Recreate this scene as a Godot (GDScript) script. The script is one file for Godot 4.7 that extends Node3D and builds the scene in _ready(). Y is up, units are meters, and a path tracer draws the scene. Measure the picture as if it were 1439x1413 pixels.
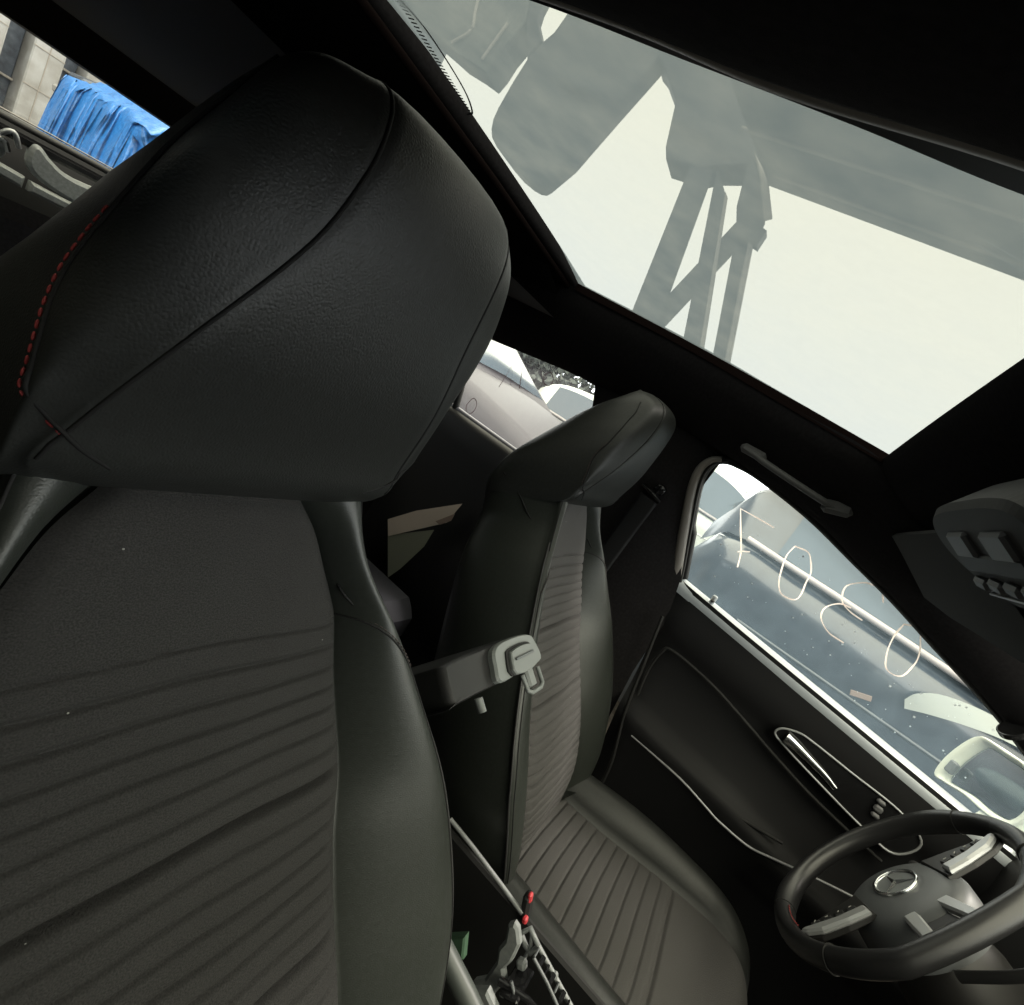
extends Node3D
# Interior of a parked car in a breaker's yard.
# Axes: x = passenger side, y = up, -z = front of the car. Metres.

var used := {}
var M := {}

# ------------------------------------------------------------------ naming
func numbered(called: String) -> String:
	var n: int = used.get(called, 0)
	used[called] = n + 1
	return called if n == 0 else "%s_%03d" % [called, n]

func thing(called: String, label: String, category: String, at := Vector3.ZERO, group := "") -> Node3D:
	var o := Node3D.new()
	o.name = numbered(called)
	add_child(o)
	o.position = at
	tag(o, label, category, group)
	return o

func tag(o: Node, label: String, category: String, group := "") -> Node:
	o.set_meta("label", label)
	o.set_meta("category", category)
	if group != "": o.set_meta("group", group)
	return o

func part(called: String, mesh: Mesh, mat: Material, parent: Node, label := "") -> MeshInstance3D:
	var o := MeshInstance3D.new()
	o.name = called if parent != self else numbered(called)
	o.mesh = mesh
	o.material_override = mat
	parent.add_child(o, true)
	if label != "": o.set_meta("label", label)
	return o

func struct(called: String, mesh: Mesh, mat: Material) -> MeshInstance3D:
	var o := part(called, mesh, mat, self)
	o.set_meta("kind", "structure")
	return o

# ------------------------------------------------------------------ mesh helpers
class MB:
	var v := PackedVector3Array()
	var ix := PackedInt32Array()

	func quad(a: Vector3, b: Vector3, c: Vector3, d: Vector3) -> void:
		var k := v.size()
		v.append(a); v.append(b); v.append(c); v.append(d)
		ix.append_array(PackedInt32Array([k, k + 1, k + 2, k, k + 2, k + 3]))

	func tri(a: Vector3, b: Vector3, c: Vector3) -> void:
		var k := v.size()
		v.append(a); v.append(b); v.append(c)
		ix.append_array(PackedInt32Array([k, k + 1, k + 2]))

	func grid(rows: Array, closed := false, flip := false) -> MB:
		var k := v.size()
		var w: int = rows[0].size()
		for r in rows: v.append_array(r)
		for i in rows.size() - 1:
			for j in (w if closed else w - 1):
				var a := k + i * w + j
				var b := k + i * w + (j + 1) % w
				var c := k + (i + 1) * w + (j + 1) % w
				var d := k + (i + 1) * w + j
				if flip: ix.append_array(PackedInt32Array([a, c, b, a, d, c]))
				else: ix.append_array(PackedInt32Array([a, b, c, a, c, d]))
		return self

	func fan(loop: PackedVector3Array, flip := false) -> MB:
		var mid := Vector3.ZERO
		for p in loop: mid += p
		mid /= loop.size()
		for j in loop.size():
			var a := loop[j]
			var b := loop[(j + 1) % loop.size()]
			if flip: tri(mid, b, a)
			else: tri(mid, a, b)
		return self

	# chamfered box
	func box(c: Vector3, s: Vector3, ch := 0.002, b := Basis.IDENTITY) -> MB:
		var h := s / 2
		ch = minf(ch, minf(h.x, minf(h.y, h.z)) * 0.9)
		var P := func(x: int, y: int, z: int, ax: int) -> Vector3:
			var q := Vector3(x * h.x, y * h.y, z * h.z)
			for k in 3:
				if k != ax: q[k] -= signf(q[k]) * ch
			return c + b * q
		for ax in 3:
			var u := (ax + 1) % 3
			var w := (ax + 2) % 3
			for sg in [-1, 1]:
				var pts := []
				for uv in [[-1, -1], [1, -1], [1, 1], [-1, 1]]:
					var q := [0, 0, 0]
					q[ax] = sg; q[u] = uv[0]; q[w] = uv[1]
					pts.append(P.call(q[0], q[1], q[2], ax))
				if sg > 0: quad(pts[3], pts[2], pts[1], pts[0])
				else: quad(pts[0], pts[1], pts[2], pts[3])
		for ax in 3:
			var u := (ax + 1) % 3
			var w := (ax + 2) % 3
			for su in [-1, 1]:
				for sw in [-1, 1]:
					var q0 := [0, 0, 0]
					q0[u] = su; q0[w] = sw
					var q1 := q0.duplicate()
					q0[ax] = -1; q1[ax] = 1
					var A: Vector3 = P.call(q0[0], q0[1], q0[2], u)
					var B: Vector3 = P.call(q1[0], q1[1], q1[2], u)
					var C: Vector3 = P.call(q1[0], q1[1], q1[2], w)
					var D: Vector3 = P.call(q0[0], q0[1], q0[2], w)
					if su * sw > 0: quad(D, C, B, A)
					else: quad(A, B, C, D)
		for x in [-1, 1]:
			for y in [-1, 1]:
				for z in [-1, 1]:
					var A: Vector3 = P.call(x, y, z, 0)
					var B: Vector3 = P.call(x, y, z, 1)
					var C: Vector3 = P.call(x, y, z, 2)
					if x * y * z > 0: tri(C, B, A)
					else: tri(A, B, C)
		return self

	func tube(path: PackedVector3Array, r, sides := 10, closed := false, flat := 1.0, up := Vector3.UP) -> MB:
		var rows := []
		var n := path.size()
		for i in n:
			var a := path[(i - 1 + n) % n] if (closed or i > 0) else path[i]
			var c := path[(i + 1) % n] if (closed or i < n - 1) else path[i]
			var t := (c - a).normalized()
			var side := t.cross(up)
			if side.length() < 0.05: side = t.cross(Vector3.RIGHT)
			side = side.normalized()
			var u2 := side.cross(t).normalized()
			var rr: float = r[i] if r is Array or r is PackedFloat32Array else r
			var ring := PackedVector3Array()
			for j in sides:
				var an := TAU * j / sides
				ring.append(path[i] + side * cos(an) * rr + u2 * sin(an) * rr * flat)
			rows.append(ring)
		if closed: rows.append(rows[0])
		grid(rows, true)
		if not closed:
			fan(rows[0], false)
			fan(rows[n - 1], true)
		return self

	# prism: outline (2D, x/y) carried by a transform, thickness along its z, bevelled
	func prism(poly: PackedVector2Array, depth: float, tf := Transform3D.IDENTITY, bev := 0.0) -> MB:
		var pl := poly
		if Geometry2D.is_polygon_clockwise(pl):
			pl = poly.duplicate(); pl.reverse()
		var inner := pl
		if bev > 0:
			var o := Geometry2D.offset_polygon(pl, -bev)
			if o.size() == 1: inner = o[0]
			else: bev = 0.0
		var d := depth / 2
		for sg in [-1.0, 1.0]:
			var id := Geometry2D.triangulate_polygon(inner)
			for i in range(0, id.size(), 3):
				var a := inner[id[i]]; var b := inner[id[i + 1]]; var c := inner[id[i + 2]]
				var ccw := (b - a).cross(c - a) > 0
				var A := tf * Vector3(a.x, a.y, sg * d); var B := tf * Vector3(b.x, b.y, sg * d); var C := tf * Vector3(c.x, c.y, sg * d)
				if ccw == (sg > 0): tri(C, B, A)
				else: tri(A, B, C)
			if bev > 0:
				# stitch bevel: nearest inner point for each outer vertex
				var near := []
				for p in pl:
					var best := 0
					for k in inner.size():
						if p.distance_squared_to(inner[k]) < p.distance_squared_to(inner[best]): best = k
					near.append(inner[best])
				for i in pl.size():
					var j := (i + 1) % pl.size()
					var A := tf * Vector3(near[i].x, near[i].y, sg * d); var B := tf * Vector3(near[j].x, near[j].y, sg * d)
					var C := tf * Vector3(pl[j].x, pl[j].y, sg * (d - bev)); var D := tf * Vector3(pl[i].x, pl[i].y, sg * (d - bev))
					if sg > 0: quad(A, B, C, D)
					else: quad(D, C, B, A)
		for i in pl.size():
			var j := (i + 1) % pl.size()
			var e := d - bev
			quad(tf * Vector3(pl[i].x, pl[i].y, e), tf * Vector3(pl[j].x, pl[j].y, e), tf * Vector3(pl[j].x, pl[j].y, -e), tf * Vector3(pl[i].x, pl[i].y, -e))
		return self

	func lathe(prof: PackedVector2Array, tf := Transform3D.IDENTITY, segs := 40) -> MB:
		# prof: (radius, height); axis = tf's z
		var rows := []
		for p in prof:
			var ring := PackedVector3Array()
			for j in segs:
				var a := TAU * j / segs
				ring.append(tf * Vector3(cos(a) * p.x, sin(a) * p.x, p.y))
			rows.append(ring)
		return grid(rows, true)

	func done() -> ArrayMesh:
		var n := PackedVector3Array()
		n.resize(v.size())
		for i in range(0, ix.size(), 3):
			var a := v[ix[i]]
			var f := (v[ix[i + 2]] - a).cross(v[ix[i + 1]] - a)
			n[ix[i]] += f; n[ix[i + 1]] += f; n[ix[i + 2]] += f
		for i in n.size():
			n[i] = n[i].normalized() if n[i].length_squared() > 1e-24 else Vector3.UP
		var arr := []
		arr.resize(Mesh.ARRAY_MAX)
		arr[Mesh.ARRAY_VERTEX] = v
		arr[Mesh.ARRAY_NORMAL] = n
		arr[Mesh.ARRAY_INDEX] = ix
		var m := ArrayMesh.new()
		m.add_surface_from_arrays(Mesh.PRIMITIVE_TRIANGLES, arr)
		return m

func pv(a: Array) -> PackedVector3Array:
	var r := PackedVector3Array()
	for p in a: r.append(Vector3(p[0], p[1], p[2]))
	return r

func p2(a: Array) -> PackedVector2Array:
	var r := PackedVector2Array()
	for p in a: r.append(Vector2(p[0], p[1]))
	return r

# smooth curve through points, k steps a span
func smooth(pts: PackedVector3Array, k := 8, closed := false) -> PackedVector3Array:
	var r := PackedVector3Array()
	var n := pts.size()
	for i in (n if closed else n - 1):
		var a := pts[(i - 1 + n) % n] if (closed or i > 0) else pts[i] * 2 - pts[i + 1]
		var b := pts[i]
		var c := pts[(i + 1) % n]
		var d := pts[(i + 2) % n] if (closed or i < n - 2) else c * 2 - b
		for j in k: r.append(b.cubic_interpolate(c, a, d, float(j) / k))
	if not closed: r.append(pts[n - 1])
	return r

func smooth2(pts: PackedVector2Array, k := 6, closed := true) -> PackedVector2Array:
	var q := PackedVector3Array()
	for p in pts: q.append(Vector3(p.x, p.y, 0))
	var r := PackedVector2Array()
	for p in smooth(q, k, closed): r.append(Vector2(p.x, p.y))
	return r

# table with soft interpolation; xs ascending
func tab(t: Array, x: float) -> float:
	var n := t.size()
	if x <= t[0][0]: return t[0][1]
	if x >= t[n - 1][0]: return t[n - 1][1]
	for i in n - 1:
		if x <= t[i + 1][0]:
			var a: Array = t[maxi(i - 1, 0)]
			var b: Array = t[i]
			var c: Array = t[i + 1]
			var d: Array = t[mini(i + 2, n - 1)]
			var h: float = c[0] - b[0]
			var u: float = (x - b[0]) / h
			var mb: float = (c[1] - a[1]) / maxf(c[0] - a[0], 1e-5) * h
			var mc: float = (d[1] - b[1]) / maxf(d[0] - b[0], 1e-5) * h
			if i == 0: mb = c[1] - b[1]
			if i == n - 2: mc = c[1] - b[1]
			return b[1] * (2 * u * u * u - 3 * u * u + 1) + mb * (u * u * u - 2 * u * u + u) + c[1] * (-2 * u * u * u + 3 * u * u) + mc * (u * u * u - u * u)
	return t[n - 1][1]

func bez(a: Vector2, b: Vector2, c: Vector2, d: Vector2, n: int, skip_first := true) -> PackedVector2Array:
	var r := PackedVector2Array()
	for i in range(1 if skip_first else 0, n + 1):
		r.append(a.bezier_interpolate(b, c, d, float(i) / n))
	return r

# ------------------------------------------------------------------ materials
func noise_image(size: int, freq: float, seed_: int, kind := FastNoiseLite.TYPE_SIMPLEX_SMOOTH, oct := 3, cell := FastNoiseLite.RETURN_DISTANCE) -> Image:
	var f := FastNoiseLite.new()
	f.seed = seed_
	f.noise_type = kind
	f.frequency = freq
	f.fractal_type = FastNoiseLite.FRACTAL_FBM if oct > 1 else FastNoiseLite.FRACTAL_NONE
	f.fractal_octaves = oct
	f.cellular_return_type = cell
	return f.get_seamless_image(size, size, false, false, 0.1, true)

func normal_tex(img: Image, strength: float) -> ImageTexture:
	var im: Image = img.duplicate()
	im.convert(Image.FORMAT_RGBA8)
	im.bump_map_to_normal_map(strength)
	return ImageTexture.create_from_image(im)

func tint_tex(img: Image, lo: Color, hi: Color, g := 1.0) -> ImageTexture:
	var w := img.get_width()
	var out := Image.create_empty(w, w, false, Image.FORMAT_RGBA8)
	for y in w:
		for x in w:
			out.set_pixel(x, y, lo.lerp(hi, pow(img.get_pixel(x, y).r, g)))
	return ImageTexture.create_from_image(out)

func lin(r: float, g: float, b: float) -> Color:
	return Color(r, g, b).linear_to_srgb()

func mat(c: Color, rough := 0.6, metal := 0.0, spec := 0.5) -> StandardMaterial3D:
	var m := StandardMaterial3D.new()
	m.albedo_color = c
	m.roughness = rough
	m.metallic = metal
	m.metallic_specular = spec
	return m

func tri_map(m: StandardMaterial3D, tile: float, ntex: Texture2D = null, nscale := 1.0, atex: Texture2D = null) -> StandardMaterial3D:
	m.uv1_triplanar = true
	m.uv1_scale = Vector3.ONE / tile
	if ntex:
		m.normal_enabled = true
		m.normal_texture = ntex
		m.normal_scale = nscale
	if atex: m.albedo_texture = atex
	return m

func glass(c: Color, alpha: float, rough := 0.05, back := Color(0, 0, 0)) -> StandardMaterial3D:
	var m := mat(Color(c.r, c.g, c.b, alpha), rough)
	m.transparency = BaseMaterial3D.TRANSPARENCY_ALPHA
	if back.r > 0:
		m.backlight_enabled = true
		m.backlight = back
	return m

func make_materials() -> void:
	var grain := noise_image(512, 0.045, 3, FastNoiseLite.TYPE_CELLULAR, 1, FastNoiseLite.RETURN_DISTANCE2_SUB)
	var grain_n := normal_tex(grain, 3.0)
	var fine := noise_image(512, 0.22, 9, FastNoiseLite.TYPE_SIMPLEX, 2)
	var fine_n := normal_tex(fine, 2.0)
	var cloud := noise_image(512, 0.012, 5, FastNoiseLite.TYPE_SIMPLEX_SMOOTH, 5)
	var cloud2 := noise_image(512, 0.02, 15, FastNoiseLite.TYPE_SIMPLEX_SMOOTH, 4)
	var white := Color(1, 1, 1)
	M.leather = tri_map(mat(lin(0.029, 0.031, 0.030), 0.45), 0.042, grain_n, 0.6, tint_tex(cloud, Color(0.82, 0.82, 0.8), white))
	M.leather_green_lit = tri_map(mat(lin(0.033, 0.0365, 0.0335), 0.39), 0.042, grain_n, 0.5, tint_tex(cloud, Color(0.82, 0.84, 0.8), white))  # greenish reflected light mixed into the backrest leather's colour
	M.fabric = tri_map(mat(lin(0.064, 0.063, 0.062), 0.92, 0.0, 0.25), 0.16, fine_n, 0.9, tint_tex(fine, Color(0.6, 0.6, 0.6), white))
	M.fabric_pale = tri_map(mat(lin(0.118, 0.115, 0.116), 0.92, 0.0, 0.25), 0.16, fine_n, 0.9, tint_tex(fine, Color(0.78, 0.77, 0.76), white))  # paler copy of the seat cloth, for the driver's seat
	M.seam = mat(lin(0.006, 0.006, 0.006), 0.8)
	M.piping = tri_map(mat(lin(0.03, 0.03, 0.03), 0.5), 0.05, grain_n, 0.3)
	M.red_thread = mat(lin(0.26, 0.03, 0.03), 0.7)
	M.dull_thread = mat(lin(0.05, 0.035, 0.032), 0.7)
	M.lint = mat(lin(0.3, 0.3, 0.28), 0.9)
	M.lining = tri_map(mat(lin(0.030, 0.028, 0.029), 1.0, 0.0, 0.06), 0.05, fine_n, 0.5, tint_tex(cloud, Color(0.8, 0.8, 0.8), white))
	M.black_trim = mat(lin(0.008, 0.0075, 0.0075), 0.5)
	M.plastic = tri_map(mat(lin(0.016, 0.016, 0.017), 0.5), 0.05, fine_n, 0.35)
	M.gloss_black = mat(lin(0.012, 0.012, 0.013), 0.12)
	M.visor = tri_map(mat(lin(0.06, 0.06, 0.06), 0.85, 0.0, 0.3), 0.05, fine_n, 0.5)
	M.console_grey = tri_map(mat(lin(0.045, 0.045, 0.046), 0.6), 0.05, fine_n, 0.3)
	M.sill = mat(lin(0.40, 0.43, 0.46), 0.3)  # sky sheen on dark plastic, put into the colour
	M.frame_grey = mat(lin(0.26, 0.24, 0.22), 0.4)
	M.chrome = mat(lin(0.72, 0.74, 0.74), 0.2, 1.0)
	M.silver = mat(lin(0.40, 0.41, 0.42), 0.35, 0.4)
	M.light_block_tint = glass(lin(0.01, 0.011, 0.012), 0.86, 0.05)  # near-black glass for the added light-blocking pane
	M.grey_plastic = tri_map(mat(lin(0.31, 0.33, 0.33), 0.45), 0.1, fine_n, 0.2, tint_tex(cloud2, Color(0.8, 0.8, 0.8), white))
	M.catch = mat(lin(0.21, 0.225, 0.22), 0.42)
	M.mid_plastic = mat(lin(0.13, 0.14, 0.145), 0.45)
	M.red_plastic = mat(lin(0.55, 0.05, 0.06), 0.4)
	M.paper = mat(lin(0.42, 0.36, 0.32), 0.9)
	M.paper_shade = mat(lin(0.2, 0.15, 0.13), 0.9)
	M.paper_green = mat(lin(0.24, 0.25, 0.2), 0.9)
	M.marker = mat(lin(0.19, 0.15, 0.135), 0.8)
	M.marker.backlight_enabled = true
	M.marker.backlight = Color(1.25, 1.17, 1.13)
	M.rubber = mat(lin(0.012, 0.012, 0.012), 0.7)
	# dusty panes
	var dust := tint_tex(cloud, Color(0.84, 0.87, 0.9, 0.985), Color(1, 1, 1, 1.0))
	M.sunroof = glass(lin(0.115, 0.131, 0.143), 0.884, 0.6, Color(1, 1, 1))
	tri_map(M.sunroof, 0.5, null, 1.0, dust)
	M.window = glass(lin(0.46, 0.60, 0.74), 0.22, 0.5, Color(1, 1, 1))
	tri_map(M.window, 0.35, null, 1.0, tint_tex(cloud, Color(1, 1, 1, 0.62), Color(1, 1, 1, 1.0)))
	M.rear_window = glass(lin(0.55, 0.52, 0.60), 0.17, 0.5, Color(1, 1, 1))
	tri_map(M.rear_window, 0.3, null, 1.0, tint_tex(cloud2, Color(1, 1, 1, 0.6), Color(1, 1, 1, 1.0)))
	M.screen = glass(lin(0.6, 0.65, 0.7), 0.06, 0.05)
	M.speck = mat(lin(0.7, 0.75, 0.8), 0.8)
	# outside
	M.navy = tri_map(mat(lin(0.026, 0.038, 0.056), 0.35), 0.8, null, 1.0, tint_tex(cloud2, Color(0.7, 0.74, 0.78), white))
	M.navy.clearcoat_enabled = true
	M.navy.clearcoat_roughness = 0.12
	M.car_grey = mat(lin(0.05, 0.049, 0.06), 0.5, 0.0, 0.4)
	M.car_white = mat(lin(0.50, 0.54, 0.52), 0.35)
	M.car_white.clearcoat_enabled = true
	M.car_glass = mat(lin(0.045, 0.07, 0.10), 0.08)
	M.ground = tri_map(mat(lin(0.14, 0.12, 0.10), 0.95), 1.5, normal_tex(cloud2, 4.0), 1.0, tint_tex(cloud, Color(0.45, 0.42, 0.4), white))
	M.steel = tri_map(mat(lin(0.045, 0.05, 0.055), 0.6), 1.0, null, 1.0, tint_tex(cloud, Color(0.7, 0.7, 0.7), white))
	M.steel_pale = mat(lin(0.40, 0.37, 0.33), 0.6)
	M.concrete = tri_map(mat(lin(0.29, 0.295, 0.30), 0.9), 3.0, null, 1.0, tint_tex(cloud, Color(0.8, 0.78, 0.75), white))
	M.bay_dark = tri_map(mat(lin(0.10, 0.12, 0.15), 0.4), 2.0, null, 1.0, tint_tex(cloud2, Color(0.5, 0.5, 0.55), white))
	M.joint = mat(lin(0.2, 0.18, 0.16), 0.9)
	M.tarp = tri_map(mat(lin(0.022, 0.16, 0.45), 0.3), 0.5, normal_tex(cloud2, 6.0), 1.0, tint_tex(cloud2, Color(0.75, 0.8, 0.85), white))
	M.mirror = mat(lin(0.35, 0.38, 0.40), 0.03, 1.0)
	M.mirror_shell = mat(lin(0.70, 0.74, 0.66), 0.35)
	M.leaf = mat(lin(0.075, 0.09, 0.085), 0.8)
	M.red_lamp = mat(lin(0.12, 0.025, 0.025), 0.3)
	M.teal = mat(lin(0.05, 0.07, 0.075), 0.4)

# ------------------------------------------------------------------ seats
# backrest space: x across, h up along the backrest, n towards the front
const INSERT_W := [[-0.08, 0.135], [0.0, 0.137], [0.11, 0.137], [0.25, 0.134], [0.31, 0.139], [0.395, 0.129], [0.445, 0.122], [0.465, 0.114], [0.485, 0.104], [0.52, 0.086], [0.55, 0.062], [0.60, 0.03]]
const INSERT_N := [[-0.08, 0.04], [0.0, 0.055], [0.1, 0.05], [0.2, 0.03], [0.3, 0.012], [0.4, 0.0], [0.5, 0.0], [0.58, 0.004]]
const OUTER_W := [[-0.08, 0.19], [-0.04, 0.215], [0.0, 0.237], [0.07, 0.255], [0.119, 0.262], [0.195, 0.258], [0.278, 0.24], [0.373, 0.198], [0.436, 0.165], [0.475, 0.138], [0.51, 0.12], [0.56, 0.1115], [0.60, 0.112]]
const RIDGE_N := [[-0.08, 0.07], [0.0, 0.085], [0.12, 0.082], [0.2, 0.072], [0.28, 0.060], [0.37, 0.044], [0.44, 0.032], [0.5, 0.022], [0.56, 0.020], [0.6, 0.018]]
const BACK_N := [[-0.08, -0.11], [0.1, -0.125], [0.3, -0.138], [0.45, -0.146], [0.56, -0.146], [0.6, -0.12]]
const HEAD_N := [[0.544, 0.004], [0.548, 0.022], [0.556, 0.036], [0.572, 0.05], [0.615, 0.088], [0.665, 0.120], [0.695, 0.135], [0.715, 0.142], [0.730, 0.142], [0.742, 0.136], [0.753, 0.123], [0.761, 0.109], [0.766, 0.097], [0.768, 0.090]]
const HEAD_C := [[0.544, 0.10], [0.556, 0.111], [0.572, 0.105], [0.615, 0.088], [0.665, 0.067], [0.70, 0.060], [0.725, 0.057], [0.745, 0.052], [0.76, 0.042], [0.768, 0.025]]
const HEAD_W := [[0.50, 0.120], [0.544, 0.120], [0.556, 0.121], [0.58, 0.122], [0.62, 0.123], [0.65, 0.1215], [0.68, 0.116], [0.70, 0.1085], [0.72, 0.099], [0.738, 0.087], [0.752, 0.071], [0.762, 0.053], [0.768, 0.038]]
const HEAD_B := [[0.50, -0.146], [0.544, -0.148], [0.57, -0.143], [0.60, -0.125], [0.65, -0.086], [0.70, -0.036], [0.735, 0.018], [0.750, 0.050], [0.761, 0.072], [0.766, 0.083], [0.768, 0.086]]

const HEAD_S := [[0.544, 0.0], [0.556, 0.028], [0.572, 0.044], [0.60, 0.052], [0.63, 0.058], [0.66, 0.078], [0.70, 0.098], [0.73, 0.108], [0.768, 0.09]]

func bolster(h: float, t: float) -> Vector2:
	var wi := tab(INSERT_W, h)
	var n0 := tab(INSERT_N, h)
	var wo := tab(OUTER_W, h)
	var nr := tab(RIDGE_N, h)
	var a := Vector2(wi + 0.001, n0 - 0.016)
	var w := wo - wi
	return a.bezier_interpolate(Vector2(wi + 0.22 * w, n0 + 0.16 * (nr - n0) + 0.004), Vector2(wi + 0.74 * w, nr + 0.010), Vector2(wo, nr - 0.012), t)

func back_half(h: float) -> PackedVector2Array:
	var wi := tab(INSERT_W, h)
	var n0 := tab(INSERT_N, h)
	var wo := tab(OUTER_W, h)
	var nr := tab(RIDGE_N, h)
	var nb := tab(BACK_N, h)
	# up the neck the sides run flush into the headrest
	var q := smoothstep(0.47, 0.55, h)
	nb = lerpf(nb, tab(HEAD_B, h), q)
	var ws := lerpf(wo, tab(HEAD_W, h) + 0.0008, q)
	var r := PackedVector2Array([Vector2(0, n0 - 0.014), Vector2(wi * 0.6, n0 - 0.014), Vector2(wi - 0.01, n0 - 0.014)])
	for i in 19: r.append(bolster(h, i / 18.0))
	var e := Vector2(wo, nr - 0.012)
	var sk := smoothstep(0.25, 0.45, h)
	r.append_array(bez(e + Vector2(-0.0025, -0.0035), Vector2(ws + 0.006 - 0.004 * q, nr - 0.07), Vector2(ws + 0.004 + 0.008 * sk, lerpf(nb + 0.06, nb + 0.02, sk)), Vector2(ws - lerpf(0.05, 0.02, sk), nb + 0.001), 12, false))
	r.append(Vector2(wo * 0.4, nb))
	r.append(Vector2(0, nb - 0.002))
	return r

func head_half(h: float) -> PackedVector2Array:
	var nf := tab(HEAD_N, h)
	var wc := tab(HEAD_C, h)
	var ws := tab(HEAD_W, h)
	var nb := tab(HEAD_B, h)
	var ns := minf(tab(HEAD_S, h), nf - 0.4 * minf(nf - nb, 0.03))
	var r := PackedVector2Array([Vector2(0, nf + 0.005), Vector2(wc * 0.35, nf + 0.0046), Vector2(wc * 0.65, nf + 0.0035), Vector2(wc * 0.88, nf + 0.0015), Vector2(wc - 0.0022, nf + 0.0002), Vector2(wc, nf - 0.0018)])
	var d := ws - wc
	r.append_array(bez(Vector2(wc + 0.0022, nf - 0.0014), Vector2(wc + 0.62 * d, nf - 0.012), Vector2(ws, ns + 0.62 * (nf - ns)), Vector2(ws, ns), 16, false))
	var sq := smoothstep(0.71, 0.60, h)
	r.append_array(bez(Vector2(ws, ns), Vector2(ws + 0.002, lerpf(ns, nb, lerpf(0.45, 0.6, sq))), Vector2(lerpf(ws * 0.72, ws + 0.012, sq), lerpf(nb, nb + 0.02, sq)), Vector2(lerpf(ws * 0.32, ws - 0.02, sq), nb + 0.001), 12))
	r.append(Vector2(lerpf(ws * 0.16, ws * 0.4, sq), nb - 0.001))
	r.append(Vector2(0, nb - 0.003))
	return r

# the headrest leans a touch to the car's left at its top, as on the worn seat
func lean(h: float) -> float: return -0.013 * smoothstep(0.575, 0.72, h)

func loop_of(half: PackedVector2Array, h: float) -> PackedVector3Array:
	var r := PackedVector3Array()
	var dx := lean(h)
	for p in half: r.append(Vector3(p.x + dx, h, -p.y))
	for i in range(half.size() - 2, 0, -1): r.append(Vector3(-half[i].x + dx, h, -half[i].y))
	return r

# x of the headrest's side at height h and depth n
func head_side(h: float, n: float) -> float:
	var q := head_half(h)
	for i in range(5, q.size() - 1):
		if (q[i].y - n) * (q[i + 1].y - n) <= 0.0 and absf(q[i].y - q[i + 1].y) > 1e-6:
			return lerpf(q[i].x, q[i + 1].x, (n - q[i].y) / (q[i + 1].y - q[i].y))
	return q[5].x

func rib(h: float, top: float, pitch: float, deep_every: int) -> float:
	if h > top: return 0.0
	var u := (top - h) / pitch
	var k := roundi(u)
	var d := absf(u - k) * pitch
	var deep := deep_every > 0 and k % deep_every == 0 and k > 0
	var g := -0.0032 * exp(-d * d / (2 * 0.0012 * 0.0012))
	if deep: g = -0.0085 * exp(-d * d / (2 * 0.0019 * 0.0019))
	var f: float = (u - floor(u)) * 2.0 - 1.0
	return g + 0.0011 * (1.0 - f * f)

func stitches(path: PackedVector3Array, off: Vector3, step := 0.0056, len_ := 0.0042, r := 0.00085) -> ArrayMesh:
	var mb := MB.new()
	var acc := 0.0
	for i in path.size() - 1:
		var a := path[i]
		var b := path[i + 1]
		var l := a.distance_to(b)
		while acc < l:
			var p := a.lerp(b, acc / l) + off
			var t := (b - a).normalized()
			mb.tube(PackedVector3Array([p - t * len_ * 0.5, p - t * len_ * 0.25, p + t * len_ * 0.25, p + t * len_ * 0.5]), [r * 0.5, r, r, r * 0.5], 6)
			acc += step
		acc -= l
	return mb.done()

func ribbon(path: PackedVector3Array, half_w: float, nrm: Vector3) -> ArrayMesh:
	var a := PackedVector3Array()
	var b := PackedVector3Array()
	var n := path.size()
	for i in n:
		var t := (path[mini(i + 1, n - 1)] - path[maxi(i - 1, 0)]).normalized()
		var s := t.cross(nrm).normalized() * half_w * (0.9 + 0.18 * sin(i * 0.45))
		a.append(path[i] + s)
		b.append(path[i] - s)
	return MB.new().grid([a, b]).done()

func mirror_x(p: PackedVector3Array) -> PackedVector3Array:
	var r := PackedVector3Array()
	for q in p: r.append(Vector3(-q.x + 2.0 * lean(q.y), q.y, q.z))
	return r

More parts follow.
